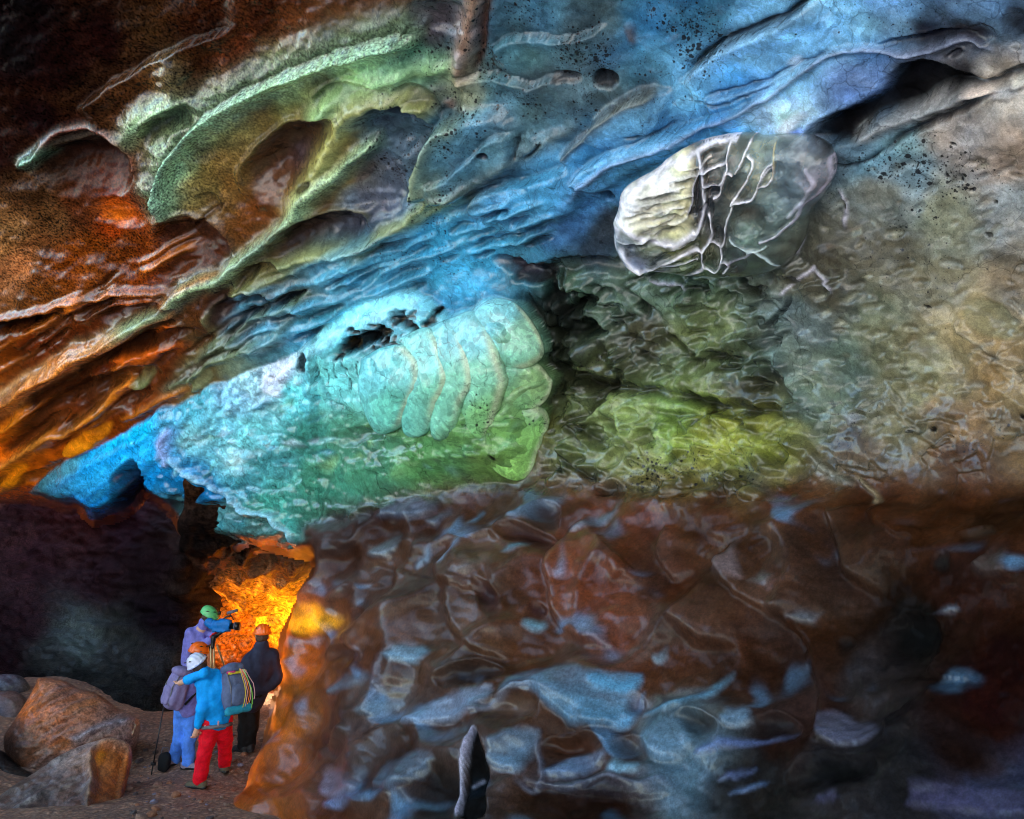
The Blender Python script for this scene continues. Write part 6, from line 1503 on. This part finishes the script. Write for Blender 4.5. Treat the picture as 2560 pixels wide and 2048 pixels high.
# person in navy and black, leaning back by the amber wall
fl, dA = foot_at(606, 1882); fr, dB = foot_at(624, 1880)
d2 = (dA + dB) / 2
d2 = min(d2, 12.0)
J = J_(d2, kneL=(610, 1818, -0.02), hipL=(614, 1752), kneR=(628, 1818, 0.02), hipR=(636, 1750, 0.04), pelvis=(625, 1746), chest=(646, 1668, 0.0), neck=(654, 1616, 0.0), head=(655, 1590, 0.02),
       shoL=(624, 1650, -0.08), elbL=(608, 1696, -0.14), hanL=(618, 1738, -0.18), shoR=(680, 1640, 0.06), elbR=(694, 1694, 0.02), hanR=(660, 1728, -0.08))
J['footL'] = fl; J['footR'] = fr; J['ankL'] = fl + np.array([0.01, 0.0, 0.10]); J['ankR'] = fr + np.array([0.0, 0, 0.10])
J['toeL'] = np.array([-0.7, 0.5, 0]); J['toeR'] = np.array([-0.4, 0.8, 0]); J['look'] = np.array([-0.5, 0.85, 0.25])
p2, g2 = person(J, 'person in navy jacket, black trousers and orange helmet standing by the amber wall', {'jacket': C_NAVY, 'trousers': C_BLACK, 'boot': C_DARK, 'helmet': H_ORANGE, 'glove': C_BLACK}, -0.7, 321, jk=1.2)
wst = g2['pelvis'] * 0.66 + g2['chest'] * 0.34
tube('drawcord_band', [wst + np.array([0.19 * math.cos(a) - 0.0, 0.185 * math.sin(a), 0.0]) for a in np.linspace(-3.0, 0.1, 12)], 0.009, C_GREY, p2, 6)

# cameraman at the back
pz = at(484, 1790, 13.0); fz = float(ground_full(pz[0], pz[1]))
J = J_(13.0, kneL=(470, 1722), hipL=(472, 1664), kneR=(490, 1722), hipR=(490, 1664), pelvis=(481, 1660), chest=(490, 1602), neck=(508, 1566), head=(521, 1542),
       shoL=(478, 1584, -0.05), elbL=(496, 1622, -0.14), hanL=(526, 1596, -0.12), shoR=(515, 1582, 0.1), elbR=(530, 1588, 0.02), hanR=(550, 1580, -0.05))
fl = at(470, 1780, 13.0); fl[2] = float(ground_full(fl[0], fl[1])); fr = at(494, 1780, 13.0); fr[2] = float(ground_full(fr[0], fr[1]))
J['footL'] = fl; J['footR'] = fr; J['ankL'] = fl + np.array([0, 0, 0.1]); J['ankR'] = fr + np.array([0, 0, 0.1]); J['look'] = np.array([0.9, 0.25, -0.1])
p1, g1_ = person(J, 'person in green helmet and violet jacket bending over a camera on a tripod', {'jacket': C_PURP, 'trousers': C_BLACK, 'boot': C_DARK, 'helmet': H_GREEN, 'glove': M_RED2}, 1.3, 331)
def sleeve(P): return cap(P, at(522, 1556, 12.86), at(545, 1572, 12.82), 0.075, 0.06) + folds(P, 0.01, 18, 5)
surface(sleeve, *box_of([at(522, 1556, 12.86), at(545, 1572, 12.82)], 0.12), 0.014, 'blue_sleeve', C_COVER, p1)  # blue sleeve along the arm reaching for the camera

# ------------------------------------------------------------------ camera and tripod
hub = at(533, 1602, 12.8); gt = float(ground_full(hub[0], hub[1]))
tri = empty('tripod', (0, 0, 0), 'camera tripod with thin pale legs behind the white helmeted person', 'tripod')
def rod(P): return np.minimum(cap(P, hub, hub - [0, 0, 0.10], 0.035, 0.03), cap(P, hub + [0, 0, 0.05], hub + [0, 0, 0.0], 0.045, 0.04))
surface(rod, hub - 0.16, hub + 0.12, 0.012, 'tripod_head', M_BLK, tri)
for px_l, yy in ((531, -0.05), (539, -0.1), (548, 0.42)):
    q = at(px_l, 1700, 12.8) + np.array([0, yy, 0]); e = hub - [0, 0, 0.08]; dv = q - e; k = (gt - e[2]) / dv[2]
    tip = e + dv * k; mid = e + dv * k * 0.5
    lg = tube('leg', [e + np.array([(px_l - 536) * 0.006, 0, 0]), mid], 0.017, M_LEGS, tri, 8); tube('lower_section', [mid, tip], 0.012, M_BLK, lg, 8)
cm = at(556, 1566, 12.78)
vc = empty('film_camera', (0, 0, 0), 'black film camera under a blue rain cover on the tripod', 'camera')
def coverf(P):
    q = P - cm
    bx = np.max(np.abs(q @ np.array([[1, 0, 0.0], [0, 1, 0], [0, 0, 1]])) - np.array([0.13, 0.07, 0.085]), axis=-1)
    return su(bx, ell(P, cm + np.array([-0.03, 0, 0.04]), (0.14, 0.09, 0.08)), k=0.04) + folds(P, 0.018, 16, 77)
surface(coverf, cm - 0.26, cm + 0.26, 0.014, 'rain_cover', C_COVER, vc)
lens_a = cm + np.array([0.12, 0, 0.0])
ln = tube('lens', [lens_a, lens_a + np.array([0.07, 0, 0]), lens_a + np.array([0.072, 0, 0]), lens_a + np.array([0.15, 0, 0])], [0.05, 0.05, 0.06, 0.064], M_BLK, vc, 14)
tube('lens_ring', [lens_a + np.array([0.075, 0, 0]), lens_a + np.array([0.09, 0, 0])], 0.066, C_GREY, ln, 14)
top = cm + np.array([0.08, 0, 0.10])
tube('top_handle', [cm + np.array([-0.02, 0, 0.08]), top + np.array([-0.03, 0, 0.05]), top + np.array([0.05, 0, 0.06]), top + np.array([0.09, 0, 0.0])], 0.014, M_BLK, vc, 7)
mc = top + np.array([0.04, 0, 0.12])
tube('microphone', [mc + np.array([-0.06, 0, -0.02]), mc + np.array([0.10, 0, 0.03])], 0.024, C_GREY, vc, 8); tube('bracket', [mc, top + np.array([0.02, 0, 0.04])], 0.01, M_BLK, vc, 6)
tube('support_strut', [cm - [0, 0, 0.08], hub + [0, 0, 0.04]], 0.03, M_BLK, vc, 8)

# ------------------------------------------------------------------ backpacks
def pack(center, upv, outv, size, matb, matl, label, seed):
    c = np.array(center); u = np.array(upv, float); u /= np.linalg.norm(u); o_ = np.array(outv, float); o_ -= u * (o_ @ u); o_ /= np.linalg.norm(o_); s_ = np.cross(u, o_)
    w, h, t = size
    root = empty('backpack', (0, 0, 0), label, 'backpack', 'backpacks of the hugging pair')
    def loc(P): q = P - c; return q @ s_, q @ u, q @ o_
    def bag(P):
        a, b, d_ = loc(P)
        taper = 1 - 0.18 * np.clip(b / h + 0.2, 0, 1)
        e = (np.abs(a / (w * taper)) ** 3 + np.abs(b / h) ** 3 + np.abs(d_ / t) ** 3) ** (1 / 3)
        return (e - 1) * min(w, h, t) + folds(P, 0.012, 12, seed)
    surface(bag, c - max(size) * 1.35, c + max(size) * 1.35, 0.015, 'main_bag', matb, root)
    def lid(P):
        a, b, d_ = loc(P - u * h * 0.98)
        e = (np.abs(a / (w * 0.86)) ** 2.6 + np.abs(b / (h * 0.26)) ** 2.2 + np.abs(d_ / (t * 1.02)) ** 2.6) ** (1 / 2.4)
        return (e - 1) * h * 0.26 + folds(P, 0.008, 16, seed + 2)
    surface(lid, c + u * h - max(size), c + u * h + max(size), 0.014, 'lid', matl, root)
    def pocket(P):
        a, b, d_ = loc(P - u * (-h * 0.25) - o_ * t * 0.9)
        e = (np.abs(a / (w * 0.62)) ** 3 + np.abs(b / (h * 0.5)) ** 3 + np.abs(d_ / (t * 0.35)) ** 3) ** (1 / 3)
        return (e - 1) * t * 0.35 + folds(P, 0.006, 20, seed + 3)
    surface(pocket, c + o_ * t * 0.9 - u * h * 0.25 - h * 0.85, c + o_ * t * 0.9 - u * h * 0.25 + h * 0.85, 0.013, 'front_pocket', matb, root)
    for sgn in (-1, 1):
        tube('compression_strap', [c + s_ * sgn * w * 0.7 + u * h * 0.8 + o_ * t * 0.55, c + s_ * sgn * w * 0.66 + u * h * 0.2 + o_ * t * 1.0, c + s_ * sgn * w * 0.6 - u * h * 0.75 + o_ * t * 0.75], 0.009, C_GREY, root, 6)
        tube('shoulder_strap', [c + s_ * sgn * w * 0.45 + u * h * 0.85 - o_ * t * 0.8, c + s_ * sgn * w * 0.5 + u * h * 0.9 - o_ * t * 1.7, c + s_ * sgn * w * 0.6 + u * h * 0.2 - o_ * t * 2.2, c + s_ * sgn * w * 0.7 - u * h * 0.6 - o_ * t * 1.0], 0.016, C_BLACK, root, 6)
    return root, c, u, o_, s_
k3 = pack(at(441, 1726, d3 - 0.20), (0.22, 0, 1), (-0.75, -0.8, 0.1), (0.16, 0.25, 0.12), C_PACK1, C_PACK1, 'violet grey backpack on the person in blue jeans', 401)
k4 = pack(at(584, 1724, d4 - 0.03), (-0.16, 0.0, 1), (0.8, -0.7, 0.1), (0.16, 0.26, 0.12), C_PACK2, C_PACK2, 'slate grey backpack hung with coloured ropes on the person in red trousers', 403)
_, c, u, o_, s_ = k4
rr = random.Random(12)
for i, (m_, L_) in enumerate(((R_YEL, 0.46), (R_PINK, 0.44), (R_ORG, 0.42), (R_PINK, 0.4), (R_GRN, 0.47), (R_PINK, 0.36))):
    a0 = c + u * 0.26 + np.array([0.10 + 0.012 * i, -0.06, 0.0]); pts = []
    for k in range(9):
        t = k / 8
        pts.append(a0 + np.array([0.03 + 0.10 * math.sin(t * 2.2) + 0.014 * i * t, -0.05 + rr.uniform(-0.008, 0.008), -L_ * t + rr.uniform(-0.006, 0.006)]))
    tube('rope', pts, 0.0055, m_, k4[0], 6)
tube('lid_band', [c + u * 0.2 - s_ * 0.12 + o_ * 0.11, c + u * 0.2 + o_ * 0.145, c + u * 0.2 + s_ * 0.12 + o_ * 0.11], 0.017, R_YEL, k4[0], 6)
tube('lid_band', [c + u * 0.215 - s_ * 0.13 + o_ * 0.09, c + u * 0.215 - s_ * 0.04 + o_ * 0.142], 0.015, mat_plain('magenta_cloth', (196, 40, 110)), k4[0], 6)
mat_c = c - u * 0.24 + o_ * 0.10
def roll(P): return cap(P, mat_c - s_ * 0.15, mat_c + s_ * 0.12, 0.05, 0.05) + folds(P, 0.006, 20, 9)
surface(roll, mat_c - 0.26, mat_c + 0.26, 0.013, 'rolled_pouch', C_TEAL, k4[0])

# small black bag and pole on the ground left of the jeans
pb, db = foot_at(418, 1800)
pb = at(421, 1792, d3 + 0.1); pb[2] = float(ground_full(pb[0], pb[1])) + 0.0
def bagf(P):
    q = P - (pb + np.array([0, 0, 0.12])); e = (np.abs(q[..., 0] / 0.08) ** 3 + np.abs(q[..., 1] / 0.06) ** 3 + np.abs(q[..., 2] / 0.125) ** 3) ** (1 / 3)
    return (e - 1) * 0.06 + folds(P, 0.012, 16, 55)
bg_ = surface(bagf, pb - 0.18, pb + [0.18, 0.18, 0.34], 0.012, 'bag', C_BLACK)
tag(bg_, 'small black bag standing on the ground left of the person in jeans', 'bag')
tube('carry_strap', [pb + [-0.05, 0, 0.22], pb + [-0.04, 0, 0.31], pb + [0.04, 0, 0.31], pb + [0.05, 0, 0.22]], 0.009, C_GREY, bg_, 6)
pt = at(410, 1764, d3 + 0.05); pf = at(392, 1800, d3 + 0.05); pf[2] = float(ground_full(pf[0], pf[1]))
pol = empty('trekking_pole', (0, 0, 0), 'thin dark trekking pole slanting against the small black bag', 'pole')
tube('shaft', [pf, pt], 0.009, M_BLK, pol, 7); tube('grip', [pt, pt + (pt - pf) / np.linalg.norm(pt - pf) * 0.12], 0.017, C_GREY, pol, 8)
ktm = pf + (pt - pf) * 0.16
tube('basket', [ktm - (pt - pf) * 0.02, ktm + (pt - pf) * 0.02], 0.035, M_BLK, pol, 10)

# headlamps on the two helmets that face the light, and hair below the helmet rims
for (pr, g_, nm) in ((p1, g1_, 'headlamp'), (p3, g3, 'headlamp')):
    up_ = g_['head'] - g_['neck']; up_ /= np.linalg.norm(up_); no_ = g_['look'] / np.linalg.norm(g_['look'])
    q0 = g_['head'] + up_ * 0.085 + no_ * 0.128
    tube(nm, [q0 - no_ * 0.01, q0 + no_ * 0.03], [0.03, 0.026], M_BLK, pr, 10)
M_HAIR = mat_plain('brown_hair', (70, 48, 34), 0.6, 0, 0.3, 60, 0.4)
for pr, g_ in ((p1, g1_), (p2, g2), (p3, g3), (p4, g4)):
    up_ = g_['head'] - g_['neck']; up_ /= np.linalg.norm(up_); no_ = g_['look'] / np.linalg.norm(g_['look'])
    hc_ = g_['head']
    def hairf(P):
        k = ell(P, hc_ + up_ * 0.005 - no_ * 0.012, (0.09, 0.098, 0.105))
        q = P - hc_
        return np.maximum(k, np.maximum((q @ no_) - 0.01, -(q @ up_) - 0.07)) + folds(P, 0.006, 40, 3)
    surface(hairf, hc_ - 0.16, hc_ + 0.16, 0.011, 'hair', M_HAIR, pr)
